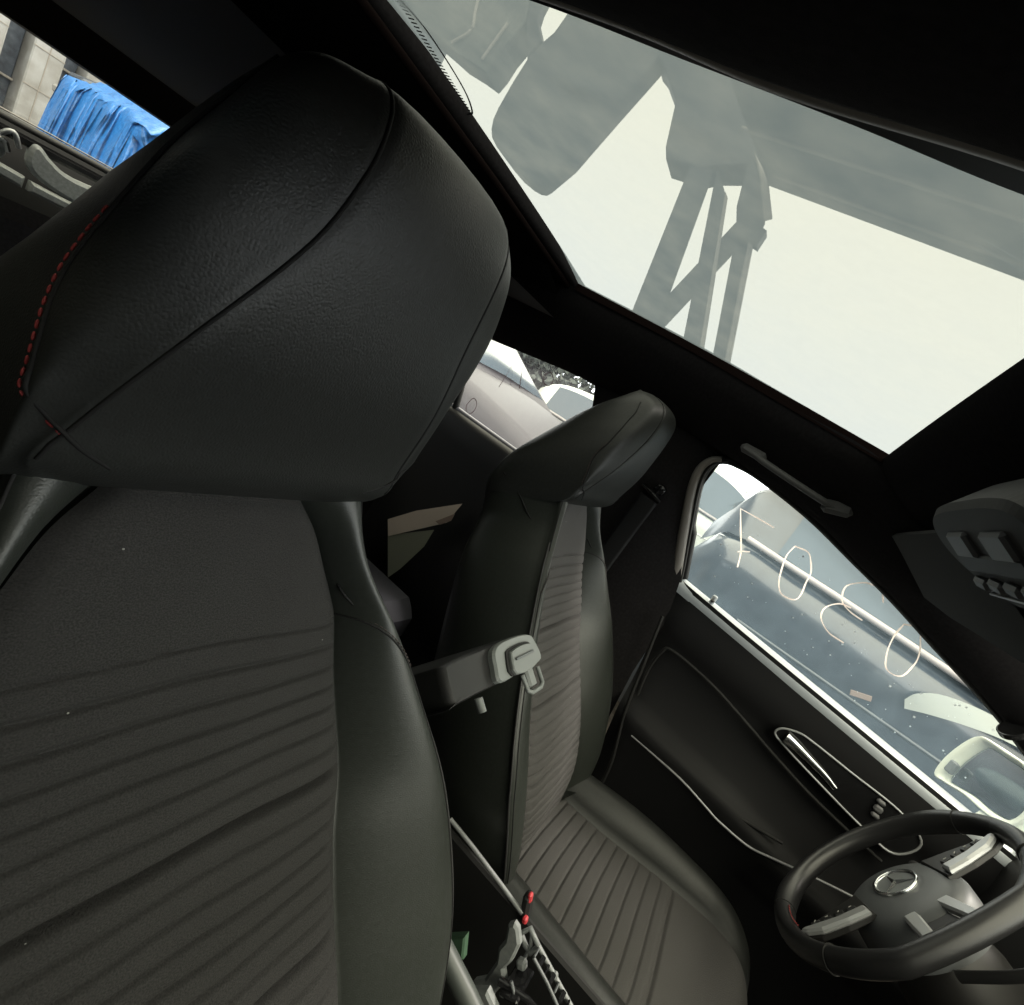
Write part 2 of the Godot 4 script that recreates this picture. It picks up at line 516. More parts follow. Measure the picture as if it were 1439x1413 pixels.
func make_seat(label: String, at: Vector3, recline: float, cloth: Material, thread: Material, thread_name: String) -> Node3D:
	var seat := thing("front_seat", label, "car seat", at, "front seats of the car")
	# backrest
	var rows := []
	for i in 111:
		var h := lerpf(-0.07, 0.60, i / 110.0)
		rows.append(loop_of(back_half(h), h))
	var back := part("backrest", MB.new().grid(rows, true).fan(rows[0]).fan(rows[110], true).done(), M.leather_green_lit, seat)
	back.rotation.x = recline
	# ribbed fabric insert
	rows = []
	for i in 641:
		var h := lerpf(-0.06, 0.58, i / 640.0)
		var w := tab(INSERT_W, h) - 0.0008
		var n0 := tab(INSERT_N, h)
		var row := PackedVector3Array()
		for j in 33:
			var u := j / 16.0 - 1.0
			var hh := h + 0.003 * u * u + 0.0021 * sin(h * 47.0 + 1.0) + 0.0009 * sin(h * 37.0 + u * 2.3) + 0.0006 * sin(u * 3.0 + h * 11.0)
			var edge := 1.0 - pow(absf(u), 14.0)
			var n := n0 - 0.010 * pow(absf(u), 10.0) + 0.004 * (1.0 - u * u) + rib(hh, 0.446, 0.0184, 7) * edge
			n += 0.0009 * sin(u * 7.0 + h * 40.0) * edge * (1.0 if h < 0.446 else 0.4)
			row.append(Vector3(u * w, h, -n))
		rows.append(row)
	part("seat_insert", MB.new().grid(rows).done(), cloth, back, "ribbed grey fabric panel of the backrest")
	# a few bits of lint on the cloth
	var rng := RandomNumberGenerator.new()
	rng.seed = 5
	var lint := MB.new()
	for i in 9:
		var h := rng.randf_range(0.06, 0.52)
		var x := rng.randf_range(-0.9, 0.9) * tab(INSERT_W, h)
		lint.box(Vector3(x, h, -(tab(INSERT_N, h) + 0.0052)), Vector3(0.0012, 0.001, 0.0006) * rng.randf_range(0.5, 1.2), 0.0002)
	part("lint", lint.done(), M.lint, back).set_meta("kind", "stuff")
	# headrest
	rows = []
	for i in 121:
		var h := lerpf(0.544, 0.7679, 1.0 - pow(1.0 - i / 120.0, 1.3))
		rows.append(loop_of(head_half(h), h))
	var head := part("headrest", MB.new().grid(rows, true).fan(rows[0]).fan(rows[120], true).done(), M.leather, back)
	# seams of the headrest
	var crease := PackedVector3Array()
	for i in 30:
		var h := lerpf(0.556, 0.755, i / 29.0)
		crease.append(Vector3(tab(HEAD_C, h) + lean(h), h, -tab(HEAD_N, h) + 0.0013))
	for c in [crease, mirror_x(crease)]: part("headrest_seam", MB.new().tube(c, 0.0011, 8).done(), M.seam, head)
	var side := PackedVector3Array()
	for q in [0.735, 0.715, 0.70, 0.68, 0.655, 0.645, 0.632, 0.618, 0.605, 0.593, 0.583, 0.575]:
		var nn := tab(HEAD_S, q)
		side.append(Vector3(head_side(q, nn) + 0.0002 + lean(q), q, -nn))
	side.append_array(pv([[0.1075, 0.568, -0.047], [0.099, 0.562, -0.043], [0.091, 0.558, -0.0395], [0.084, 0.555, -0.036]]))
	side = smooth(side, 6)
	for m in [side, mirror_x(side)]:
		part("headrest_seam", MB.new().tube(m, 0.0011, 8).done(), M.seam, head)
		var s := part(thread_name, stitches(m.slice(24), Vector3(signf(m[0].x) * 0.0011, 0.0, 0.0024), 0.0048, 0.0036, 0.0007), thread, head)
		s.set_meta("kind", "stuff")
	# piping along the outer bolster edge, both sides
	for sg in [-1.0, 1.0]:
		var pipe := PackedVector3Array()
		for i in 60:
			var h := lerpf(-0.05, 0.475, i / 59.0)
			var p := bolster(h, 1.0)
			pipe.append(Vector3(sg * (p.x - 0.0006), h, -(p.y - 0.001)))
		part("piping", MB.new().tube(pipe, 0.0019, 8).done(), M.piping, back)
		var gap := PackedVector3Array()
		for i in 60:
			var h := lerpf(-0.05, 0.40, i / 59.0)
			var p := bolster(h, 0.93)
			gap.append(Vector3(sg * p.x, h, -(p.y + 0.0002)))
		part("bolster_seam", MB.new().tube(gap, 0.0009, 6).done(), M.seam, back)
		# arched seam across the top of the bolster
		var arch := PackedVector3Array()
		for q in [[0.447, 0.02], [0.446, 0.15], [0.444, 0.32], [0.438, 0.52], [0.427, 0.70], [0.413, 0.83], [0.398, 0.92]]:
			var p := bolster(q[0], q[1])
			arch.append(Vector3(sg * p.x, q[0], -(p.y + 0.0002)))
		arch = smooth(arch, 5)
		part("bolster_seam", MB.new().tube(arch, 0.0010, 6).done(), M.seam, back)
		var st := part("stitching", stitches(arch, Vector3(0, 0.0026, -0.0004), 0.005, 0.0036, 0.0006), M.dull_thread, back)
		st.set_meta("kind", "stuff")
		# shoulder seam from the back edge to the piping, and up to the neck
		var sh := PackedVector3Array()
		for q in [[0.580, -0.100], [0.55, -0.070], [0.51, -0.040], [0.475, -0.006], [0.458, 0.004]]:
			var qq := back_half(q[0])
			var best := qq[20]
			for p in qq:
				if p.x > 0.05 and absf(p.y - q[1]) < absf(best.y - q[1]): best = p
			sh.append(Vector3(sg * (best.x + 0.0004), q[0], -best.y))
		part("shoulder_seam", MB.new().tube(smooth(sh, 5), 0.0011, 6).done(), M.seam, back)
		var nk := PackedVector3Array()
		for q in [[0.462, 0.97], [0.49, 0.96], [0.52, 0.95], [0.545, 0.93], [0.556, 0.9]]:
			var p := bolster(q[0], q[1])
			nk.append(Vector3(sg * p.x, q[0], -(p.y + 0.0003)))
		part("neck_seam", MB.new().tube(smooth(nk, 5), 0.0010, 6).done(), M.seam, back)
	# cushion: s forward from the hinge
	var CI := [[-0.02, 0.135], [0.1, 0.142], [0.3, 0.165], [0.46, 0.16], [0.54, 0.14]]
	var CY := [[-0.02, -0.045], [0.08, -0.055], [0.2, -0.055], [0.33, -0.045], [0.43, -0.038], [0.48, -0.05], [0.515, -0.085], [0.535, -0.14]]
	var CO := [[-0.02, 0.21], [0.08, 0.235], [0.25, 0.255], [0.40, 0.25], [0.48, 0.235], [0.52, 0.21], [0.54, 0.18]]
	var CR := [[-0.02, -0.015], [0.08, -0.008], [0.2, 0.0], [0.33, -0.002], [0.43, -0.012], [0.49, -0.045], [0.52, -0.09], [0.54, -0.15]]
	rows = []
	for i in 71:
		var s := lerpf(-0.02, 0.54, i / 70.0)
		var wi := tab(CI, s); var y0 := tab(CY, s); var wo := tab(CO, s); var yr := tab(CR, s)
		var w := wo - wi
		var half := PackedVector2Array([Vector2(0, y0 - 0.014), Vector2(wi * 0.6, y0 - 0.014), Vector2(wi - 0.01, y0 - 0.013)])
		half.append_array(bez(Vector2(wi + 0.001, y0 - 0.005), Vector2(wi + 0.2 * w, y0 + (yr - y0) * 1.1), Vector2(wo - 0.15 * w, yr + 0.012), Vector2(wo, yr - 0.05), 14, false))
		half.append_array(bez(Vector2(wo, yr - 0.05), Vector2(wo + 0.004, yr - 0.1), Vector2(wo, -0.17), Vector2(wo - 0.03, -0.19), 6))
		half.append(Vector2(0, -0.19))
		var row := PackedVector3Array()
		for p in half: row.append(Vector3(p.x, p.y, -s))
		for k in range(half.size() - 2, 0, -1): row.append(Vector3(-half[k].x, half[k].y, -s))
		rows.append(row)
	var cushion := part("seat_cushion", MB.new().grid(rows, true, true).fan(rows[0], true).fan(rows[70]).done(), M.leather, seat)
	rows = []
	for i in 281:
		var s := lerpf(-0.015, 0.52, i / 280.0)
		var wi := tab(CI, s) - 0.0008; var y0 := tab(CY, s)
		var row := PackedVector3Array()
		for j in 31:
			var u := j / 15.0 - 1.0
			var edge := 1.0 - pow(absf(u), 14.0)
			var ss := s + 0.003 * sin(u * 2.0 + s * 9.0)
			var ribs := rib(0.332 - ss, 0.332, 0.0255, 0) * 1.3 if ss < 0.332 else 0.0
			if absf(ss - 0.332) < 0.01: ribs = -0.006 * exp(-pow((ss - 0.332) / 0.003, 2.0))
			var y := y0 - 0.010 * pow(absf(u), 10.0) + 0.004 * (1 - u * u) + ribs * edge
			row.append(Vector3(u * wi, y, -s))
		rows.append(row)
	part("cushion_insert", MB.new().grid(rows, false, true).done(), cloth, cushion, "ribbed grey fabric panel of the seat cushion")
	# base shell and rails
	var base := MB.new()
	base.box(Vector3(0, -0.215, -0.22), Vector3(0.40, 0.06, 0.42), 0.01)
	part("seat_base", base.done(), M.plastic, seat)
	for sg in [-1, 1]:
		part("side_shield", MB.new().box(Vector3(sg * 0.262, -0.16, -0.20), Vector3(0.02, 0.13, 0.44), 0.008).done(), M.mid_plastic, seat)
		part("seat_rail", MB.new().box(Vector3(sg * 0.19, -0.245, -0.2), Vector3(0.04, 0.03, 0.6), 0.003).done(), M.black_trim, seat)
	return seat

# ------------------------------------------------------------------ steering wheel
func make_wheel() -> void:
	var t := thing("steering_wheel", "black leather steering wheel turned on its side with silver spokes and round badge", "steering wheel", Vector3(-0.3943, 0.8012, -0.5219))
	var ex := Vector3(0.99772, 0, 0.06746)
	var ey := Vector3(0.02903, 0.90266, -0.42938)
	var n := ex.cross(ey)
	# local wheel axes: the wheel is turned a quarter to the left
	t.basis = (Basis(ex, ey, n) * Basis(Vector3(0, 0, 1), 2.0)).scaled_local(Vector3.ONE * 0.965)
	# rim with a flattened bottom
	var path := PackedVector3Array()
	var rr := []
	for i in 96:
		var a := TAU * i / 96
		var p := Vector3(cos(a), sin(a), 0) * 0.180
		if p.y < -0.156: p.y = -0.156 - (0.180 - 0.156) * 0.32 * ((-p.y - 0.156) / 0.024)
		path.append(p)
		var grip := maxf(exp(-pow((fposmod(a, PI) - 0.62) / 0.25, 2)) if a < PI else 0.0, exp(-pow((fposmod(a, PI) - 2.52) / 0.25, 2)) if a < PI else 0.0)
		rr.append(0.0148 + 0.002 * grip)
	part("rim", MB.new().tube(path, rr, 20, true, 1.12, Vector3(0, 0, 1)).done(), M.wheel_leather, t)
	for a in [0.42, PI - 0.42, -0.52, PI + 0.52]:
		var c := Vector3(cos(a), sin(a), 0) * 0.180
		var tan := Vector3(-sin(a), cos(a), 0)
		part("rim_joint", MB.new().tube(PackedVector3Array([c - tan * 0.0009, c + tan * 0.0009]), 0.0166, 20, false, 1.12, Vector3(0, 0, 1)).done(), M.seam, t)
	# hub: the domed airbag cover
	var rows := []
	for q: Array in [[0.999, -0.055], [1.0, -0.03], [0.985, -0.012], [0.93, 0.0], [0.8, 0.007], [0.6, 0.011], [0.42, 0.0125], [0.40, 0.0125], [0.2, 0.0125], [0.02, 0.0125]]:
		var ring := PackedVector3Array()
		for j in 64:
			var a := TAU * j / 64
			var r := 0.088 * (1.0 - 0.06 * cos(2 * a))
			var p: Vector3 = Vector3(cos(a) * r * 1.06, sin(a) * r * 0.92, 0) * q[0]
			p.y -= 0.004
			ring.append(Vector3(p.x, p.y, q[1] - 0.014))
		rows.append(ring)
	var hub := part("airbag_cover", MB.new().grid(rows, true).fan(rows[9], true).done(), M.hub, t)
	# round badge: ring and three-pointed star
	var tf := Transform3D(Basis(), Vector3(0, 0.004, 0.0))
	var badge := part("badge", MB.new().lathe(p2([[0.0335, -0.004], [0.0335, 0.0015], [0.031, 0.0025], [0.0285, 0.0015], [0.028, -0.001], [0.0, -0.001]]), tf, 48).done(), M.chrome, hub, "round silver badge with a three pointed star")
	var disc := MB.new().lathe(p2([[0.0282, -0.0006], [0.0, -0.0004]]), tf, 40)
	part("badge_field", disc.done(), M.mid_plastic, badge)
	var star := MB.new()
	for k in 3:
		var a := PI / 2 + TAU * k / 3
		var tip := tf * Vector3(cos(a) * 0.0285, sin(a) * 0.0285, 0.0004)
		var top := tf * Vector3(0, 0, 0.0035)
		for s in [-1.0, 1.0]:
			var b: float = a + s * PI / 3
			var in_ := tf * Vector3(cos(b) * 0.0052, sin(b) * 0.0052, 0.0)
			if s > 0: star.tri(top, in_, tip)
			else: star.tri(top, tip, in_)
	part("badge_star", star.done(), M.chrome, badge)
	var tm := TextMesh.new()
	tm.text = "AIRBAG"
	tm.font_size = 10
	tm.pixel_size = 0.0008
	tm.depth = 0.0006
	var tx := part("lettering", tm, M.emboss, hub)
	tx.position = Vector3(0, -0.047, -0.0055)
	# spokes: pods with buttons left and right, one double bar below
	for s in [-1.0, 1.0]:
		var poly := p2([[0.058, 0.030], [0.10, 0.022], [0.150, 0.010], [0.167, 0.004], [0.167, -0.014], [0.145, -0.026], [0.105, -0.034], [0.06, -0.036]])
		var q := PackedVector2Array()
		for p in poly: q.append(Vector2(p.x * s, p.y))
		part("spoke", MB.new().prism(q, 0.010, Transform3D(Basis(), Vector3(0, 0, -0.007)), 0.002).done(), M.black_trim, t)
		var bar := p2([[0.066, -0.020], [0.110, -0.017], [0.158, -0.004], [0.167, -0.006], [0.160, -0.016], [0.140, -0.029], [0.10, -0.037], [0.066, -0.040]])
		q = PackedVector2Array()
		for p in bar: q.append(Vector2(p.x * s, p.y))
		part("spoke_trim", MB.new().prism(q, 0.010, Transform3D(Basis(), Vector3(0, 0, 0.0015)), 0.003).done(), M.silver, t, "silver trim of a wheel spoke")
		for k in 4:
			part("button", MB.new().box(Vector3(s * (0.082 + 0.019 * k), -0.004 + 0.004 * k * 0.6, -0.001), Vector3(0.015, 0.010, 0.004), 0.0015, Basis(Vector3(0, 0, 1), s * 0.14)).done(), M.plastic, t)
			part("button_mark", MB.new().box(Vector3(s * (0.082 + 0.019 * k), -0.004 + 0.004 * k * 0.6, 0.0026), Vector3(0.005, 0.0016, 0.0006), 0.0002, Basis(Vector3(0, 0, 1), 0.8 * (k % 2))).done(), M.lint, t)
	for s in [-1.0, 1.0]:
		part("lower_spoke", MB.new().prism(p2([[s * 0.014, -0.062], [s * 0.036, -0.062], [s * 0.046, -0.15], [s * 0.030, -0.15]]), 0.012, Transform3D(Basis(), Vector3(0, 0, -0.012)), 0.003).done(), M.silver, t)
	part("lower_spoke", MB.new().prism(p2([[-0.016, -0.07], [0.016, -0.07], [0.03, -0.148], [-0.03, -0.148]]), 0.01, Transform3D(Basis(), Vector3(0, 0, -0.02)), 0.002).done(), M.black_trim, t)
	# worn red thread at the grip beside the lower pod
	var red := PackedVector3Array()
	for i in 14:
		var a := PI + 0.02 - 0.03 * i
		red.append(Vector3(cos(a) * 0.166, sin(a) * 0.166, 0.011))
	var rs := part("red_stitching", stitches(red, Vector3.ZERO, 0.006, 0.0045, 0.0009), M.red_thread, t)
	rs.set_meta("kind", "stuff")
	# column shroud and stalks behind
	part("column_shroud", MB.new().tube(PackedVector3Array([Vector3(0, 0, -0.05), Vector3(0, 0, -0.12), Vector3(0, 0, -0.30)]), [0.055, 0.075, 0.085], 24).done(), M.black_trim, t)
	for q in [[[-0.02, -0.09, -0.075], [0.03, -0.14, -0.07], [0.075, -0.175, -0.06]], [[0.05, 0.06, -0.08], [0.09, 0.12, -0.075], [0.095, 0.18, -0.07]]]:
		part("column_stalk", MB.new().tube(smooth(pv(q), 6), 0.008, 10, false, 0.6).done(), M.plastic, t)

# ------------------------------------------------------------------ the car's shell
const RAIL_V := [[-0.42, 1.27, 1.45], [-0.43, 1.365, 0.80], [-0.435, 1.366, 0.485], [-0.42, 1.355, 0.20], [-0.42, 1.342, 0.0], [-0.42, 1.331, -0.165], [-0.45, 1.275, -0.28], [-0.50, 1.235, -0.42], [-0.54, 1.175, -0.60], [-0.555, 1.12, -0.74], [-0.57, 1.04, -0.88], [-0.59, 0.95, -1.0]]
const RAIL_W := [[-0.50, 1.12, 1.45], [-0.618, 1.19, 0.80], [-0.606, 1.224, 0.45], [-0.603, 1.230, 0.20], [-0.598, 1.226, 0.007], [-0.606, 1.204, -0.152], [-0.615, 1.178, -0.248], [-0.624, 1.153, -0.339], [-0.634, 1.122, -0.43], [-0.644, 1.092, -0.524], [-0.665, 1.02, -0.70], [-0.69, 0.93, -0.86]]

func rail_strip(sx: float, v: Array, w: Array) -> ArrayMesh:
	var V := smooth(pv(v), 10)
	var W := smooth(pv(w), 10)
	var rows := []
	for i in V.size():
		var row := PackedVector3Array()
		var d := (W[i] - V[i])
		var along := (V[mini(i + 1, V.size() - 1)] - V[maxi(i - 1, 0)]).normalized()
		var out := d.cross(along).normalized()
		if out.y > 0: out = -out
		for j in 15:
			var s := j / 14.0
			var p := V[i] + d * s + out * (0.016 * sin(PI * s) + 0.008 * smoothstep(0.0, 0.12, s) * (1.0 - smoothstep(0.85, 1.0, s)))
			p.x *= sx
			row.append(p)
		row.append(Vector3((W[i].x - 0.035) * sx, W[i].y + 0.012, W[i].z))
		rows.append(row)
	return MB.new().grid(rows, false, sx < 0).done()

func make_shell() -> void:
	var car := thing("car_cabin", "dark cabin shell of the car with black roof lining and panoramic roof opening", "car")
	part("roof_lining", rail_strip(1, RAIL_V, RAIL_W), M.lining, car)
	# passenger side: black sunroof frame strip, lip painted pale as if lit, lining down to the rail
	var PV := [[0.50, 1.27, 1.45], [0.40, 1.362, 0.80], [0.366, 1.322, 0.30], [0.352, 1.318, 0.10], [0.338, 1.314, 0.0], [0.335, 1.311, -0.10], [0.335, 1.300, -0.19], [0.42, 1.25, -0.32], [0.55, 1.145, -0.54], [0.575, 1.09, -0.64], [0.59, 1.02, -0.76], [0.60, 0.95, -0.90]]
	var PW := RAIL_W.duplicate(true)
	for p in PW: p[0] = -p[0]
	for p in PW: p[1] += 0.03
	part("roof_lining", rail_strip(1, PV, PW), M.lining, car)
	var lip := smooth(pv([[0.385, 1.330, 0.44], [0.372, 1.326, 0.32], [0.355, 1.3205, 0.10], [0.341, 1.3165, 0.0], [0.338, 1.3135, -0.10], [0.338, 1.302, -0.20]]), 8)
	part("roof_lip", MB.new().tube(lip, 0.0085, 12).done(), M.lip, car)
	part("sunroof_frame", MB.new().grid([smooth(pv([[0.318, 1.353, 0.40], [0.307, 1.347, 0.194], [0.297, 1.341, 0.078], [0.288, 1.336, -0.022], [0.277, 1.333, -0.10], [0.27, 1.331, -0.19]]), 6), smooth(pv([[0.375, 1.345, 0.44], [0.365, 1.340, 0.19], [0.352, 1.335, 0.078], [0.342, 1.330, -0.022], [0.340, 1.325, -0.10], [0.339, 1.315, -0.19]]), 6)]).done(), M.black_trim, car)
	# front header
	var rows := []
	for q in [[-0.168, 1.331, -0.425, 0.345], [-0.176, 1.320, -0.43, 0.35], [-0.20, 1.302, -0.437, 0.36], [-0.24, 1.284, -0.445, 0.38], [-0.285, 1.268, -0.46, 0.41], [-0.33, 1.252, -0.475, 0.43], [-0.42, 1.222, -0.50, 0.45]]:
		var row := PackedVector3Array()
		for j in 25:
			var x := lerpf(q[2], q[3], j / 24.0)
			row.append(Vector3(x, q[1] + 0.012 * (1.0 - pow(x / 0.45, 2.0)), q[0] - 0.02 * (1.0 - pow(x / 0.45, 2.0)) * smoothstep(-0.2, -0.33, q[0])))
		rows.append(row)
	part("roof_header", MB.new().grid(rows).done(), M.lining, car)
	# rear roof lining behind the opening
	rows = []
	for q in [[0.475, 1.388], [0.470, 1.374], [0.478, 1.366], [0.52, 1.362], [0.8, 1.358], [1.15, 1.315], [1.40, 1.258], [1.465, 1.222]]:
		var row := PackedVector3Array()
		for j in 25:
			var x := lerpf(-0.56, 0.55, j / 24.0)
			var slant := 0.025 * (0.1 - x) / 0.5 if q[0] < 0.6 else 0.0
			row.append(Vector3(x, q[1] + 0.008 * (1.0 - pow(x / 0.5, 2.0)) - (0.09 * maxf(absf(x) - 0.43, 0.0) / 0.12 if q[0] > 0.6 else 0.0), q[0] - 0.012 + slant))
		rows.append(row)
	part("rear_roof_lining", MB.new().grid(rows).done(), M.lining, car)
	# thin brown-black frame round the glass
	var V := smooth(pv(RAIL_V.slice(2, 6) + [[-0.42, 1.3285, -0.20]]), 8)
	rows = [PackedVector3Array(), PackedVector3Array()]
	for p in V:
		rows[0].append(p + Vector3(0.001, -0.004, 0))
		rows[1].append(p + Vector3(-0.003, 0.013, 0))
	part("sunroof_frame", MB.new().grid(rows).done(), M.sun_frame, car)
	part("sunroof_frame", MB.new().tube(pv([[-0.46, 1.364, 0.505], [-0.049, 1.366, 0.466], [0.133, 1.366, 0.455], [0.33, 1.364, 0.44]]), 0.005, 8).done(), M.sun_frame, car)
	# roof skin above, a sheet outside the lining with the same opening
	for q in [[[-0.60, 1.27, -0.30], [-0.53, 1.310, -0.20], [-0.53, 1.338, 0.52], [-0.60, 1.29, 0.52]], [[0.31, 1.40, 0.52], [0.35, 1.40, -0.20], [0.62, 1.28, -0.30], [0.62, 1.30, 0.52]], [[-0.62, 1.30, 0.52], [0.62, 1.30, 0.52], [0.55, 1.28, 1.5], [-0.55, 1.28, 1.5]]]:
		var a := pv(q)
		var mb := MB.new()
		mb.quad(a[0], a[1], a[2], a[3])
		part("roof_skin", mb.done(), M.rubber, car)
	part("roof_skin", MB.new().grid([pv([[-0.60, 1.30, 0.52], [-0.2, 1.41, 0.52], [0.2, 1.41, 0.52], [0.6, 1.30, 0.52]]), pv([[-0.58, 1.30, 1.0], [-0.2, 1.39, 1.0], [0.2, 1.39, 1.0], [0.58, 1.30, 1.0]]), pv([[-0.5, 1.25, 1.52], [-0.2, 1.28, 1.52], [0.2, 1.28, 1.52], [0.5, 1.25, 1.52]])]).done(), M.rubber, car)
	# sunroof glass with a printed edge at its rear corner
	rows = []
	for i in 13:
		var z := lerpf(0.52, -0.20, i / 12.0)
		var row := PackedVector3Array()
		for j in 17:
			var x := lerpf(-0.525, 0.38, j / 16.0)
			row.append(Vector3(x, 1.339 + 0.036 * (z + 0.2) / 0.7 + 0.03 * (1.0 - pow((x + 0.06) / 0.40, 2.0)), z))
		rows.append(row)
	var pane := part("sunroof_glass", MB.new().grid(rows).done(), M.sunroof, car)
	for q in [[[0.162, 1.394, 0.254], [0.162, 1.394, 0.225], [0.161, 1.394, 0.197]], [[0.166, 1.393, 0.135], [0.162, 1.3925, 0.106], [0.156, 1.392, 0.078]], [[0.12, 1.389, -0.098], [0.114, 1.3885, -0.115], [0.108, 1.388, -0.133]]]:
		for o in [0.0, 0.009]:
			var ln := PackedVector3Array()
			for p in smooth(pv(q), 5): ln.append(p + Vector3(o, 0, 0))
			part("reflection_line", ribbon(ln, 0.0005, Vector3.UP), M.reflection_line, pane)  # pale ribbons painted as reflections of the roof frame in the glass
	var edge := smooth(pv([[0.262, 1.388, 0.432], [0.215, 1.389, 0.425], [0.16, 1.390, 0.425], [0.10, 1.391, 0.434], [0.06, 1.391, 0.450], [0.05, 1.391, 0.465]]), 8)
	part("printed_edge", MB.new().tube(edge, 0.0014, 6, false, 0.3).done(), M.frit, pane)
	var dots := MB.new()
	for i in 34:
		var u := i / 33.0
		var c := Vector3(lerpf(0.225, 0.06, u), 1.389, lerpf(0.432, 0.452, u))
		dots.box(c, Vector3(0.0014, 0.0008, 0.009 - 0.003 * u), 0.0003)
	part("printed_dots", dots.done(), M.frit, pane).set_meta("kind", "stuff")
	# centre pillar, driver's side
	rows = []
	for q in [[1.262, -0.585, 0.040, 0.42], [1.225, -0.600, 0.060, 0.40], [1.15, -0.617, 0.066, 0.37], [1.05, -0.640, 0.048, 0.33], [0.95, -0.664, -0.004, 0.30], [0.85, -0.675, -0.03, 0.28], [0.70, -0.678, -0.035, 0.27], [0.5, -0.678, -0.06, 0.26], [0.25, -0.66, -0.06, 0.26]]:
		var row := PackedVector3Array()
		for j in 13:
			var s := j / 12.0
			row.append(Vector3(q[1] + 0.022 * sin(PI * s), q[0], lerpf(q[2], q[3], s)))
		rows.append(row)
	var pil := part("centre_pillar", MB.new().grid(rows, false, true).done(), M.lining, car)
	part("pillar_edge", MB.new().tube(smooth(pv([[-0.640, 0.86, -0.02], [-0.642, 0.75, -0.045], [-0.645, 0.62, -0.075], [-0.648, 0.5, -0.115], [-0.648, 0.40, -0.13]]), 6), 0.004, 8).done(), M.rubber, pil)
	# rear quarter, driver's side
	part("rear_quarter", MB.new().grid([pv([[-0.635, 1.19, 0.80], [-0.69, 0.985, 0.82], [-0.69, 0.6, 0.80], [-0.67, 0.2, 0.80]]), pv([[-0.60, 1.17, 1.1], [-0.66, 0.97, 1.15], [-0.66, 0.6, 1.2], [-0.66, 0.2, 1.2]]), pv([[-0.49, 1.13, 1.46], [-0.56, 1.0, 1.62], [-0.58, 0.6, 1.7], [-0.58, 0.2, 1.7]])]).done(), M.lining, car)
	# passenger side: pillars, door and rear quarter in the shade
	part("passenger_side_wall", MB.new().grid([pv([[0.62, 1.25, 0.02], [0.70, 0.95, -0.05], [0.68, 0.5, -0.08], [0.66, 0.2, -0.08]]), pv([[0.63, 1.25, 0.45], [0.70, 0.97, 0.50], [0.68, 0.5, 0.5], [0.66, 0.2, 0.5]]), pv([[0.60, 1.2, 1.1], [0.66, 0.97, 1.15], [0.66, 0.6, 1.2], [0.66, 0.2, 1.2]]), pv([[0.49, 1.13, 1.46], [0.56, 1.0, 1.62], [0.58, 0.6, 1.7], [0.58, 0.2, 1.7]])]).done(), M.lining, car)
	part("passenger_door_trim", MB.new().grid([pv([[0.70, 0.955, 0.0], [0.67, 0.93, 0.0], [0.66, 0.6, 0.0], [0.66, 0.2, 0.0]]), pv([[0.71, 0.89, -0.85], [0.68, 0.87, -0.85], [0.67, 0.6, -0.85], [0.67, 0.2, -0.85]])]).done(), M.plastic, car)
	part("added_passenger_window", MB.new().grid([pv([[0.608, 1.255, 0.03], [0.612, 1.22, -0.2], [0.645, 1.10, -0.55], [0.70, 0.93, -0.9]]), pv([[0.712, 0.945, 0.0], [0.714, 0.925, -0.25], [0.716, 0.90, -0.58], [0.716, 0.88, -0.9]])]).done(), M.light_block_tint, car)  # dark pane added out of view to cut light on the near headrest
	# floor, tunnel, firewall, dashboard
	part("floor_carpet", MB.new().box(Vector3(0, 0.2, 0.35), Vector3(1.36, 0.04, 2.8), 0.01).done(), M.lining, car)
	part("firewall", MB.new().box(Vector3(0, 0.5, -1.15), Vector3(1.4, 0.9, 0.05), 0.01).done(), M.lining, car)
	rows = []
	for q in [[0.90, -1.30], [0.94, -1.0], [0.945, -0.82], [0.92, -0.74], [0.87, -0.72], [0.75, -0.74], [0.62, -0.76], [0.45, -0.86]]:
		var row := PackedVector3Array()
		for j in 29:
			var x := lerpf(-0.68, 0.68, j / 28.0)
			var bump := 0.05 * exp(-pow((x + 0.37) / 0.17, 4.0))
			row.append(Vector3(x, q[0] + bump * (1.0 if q[0] > 0.88 else 0.2), q[1] + bump * 0.3))
		rows.append(row)
	part("dashboard", MB.new().grid(rows).done(), M.plastic, car)
	# tweeter ring at the foot of the windscreen pillar
	var tf := Transform3D(Basis(Vector3(0.45, 0.1, 0.88).normalized(), -1.2).orthonormalized(), Vector3(-0.60, 1.075, -0.585))
	part("tweeter_ring", MB.new().lathe(p2([[0.026, -0.004], [0.026, 0.004], [0.023, 0.005], [0.021, 0.003], [0.0, 0.001]]), tf, 32).done(), M.gloss_black, car)
	# tailgate
	make_tailgate()

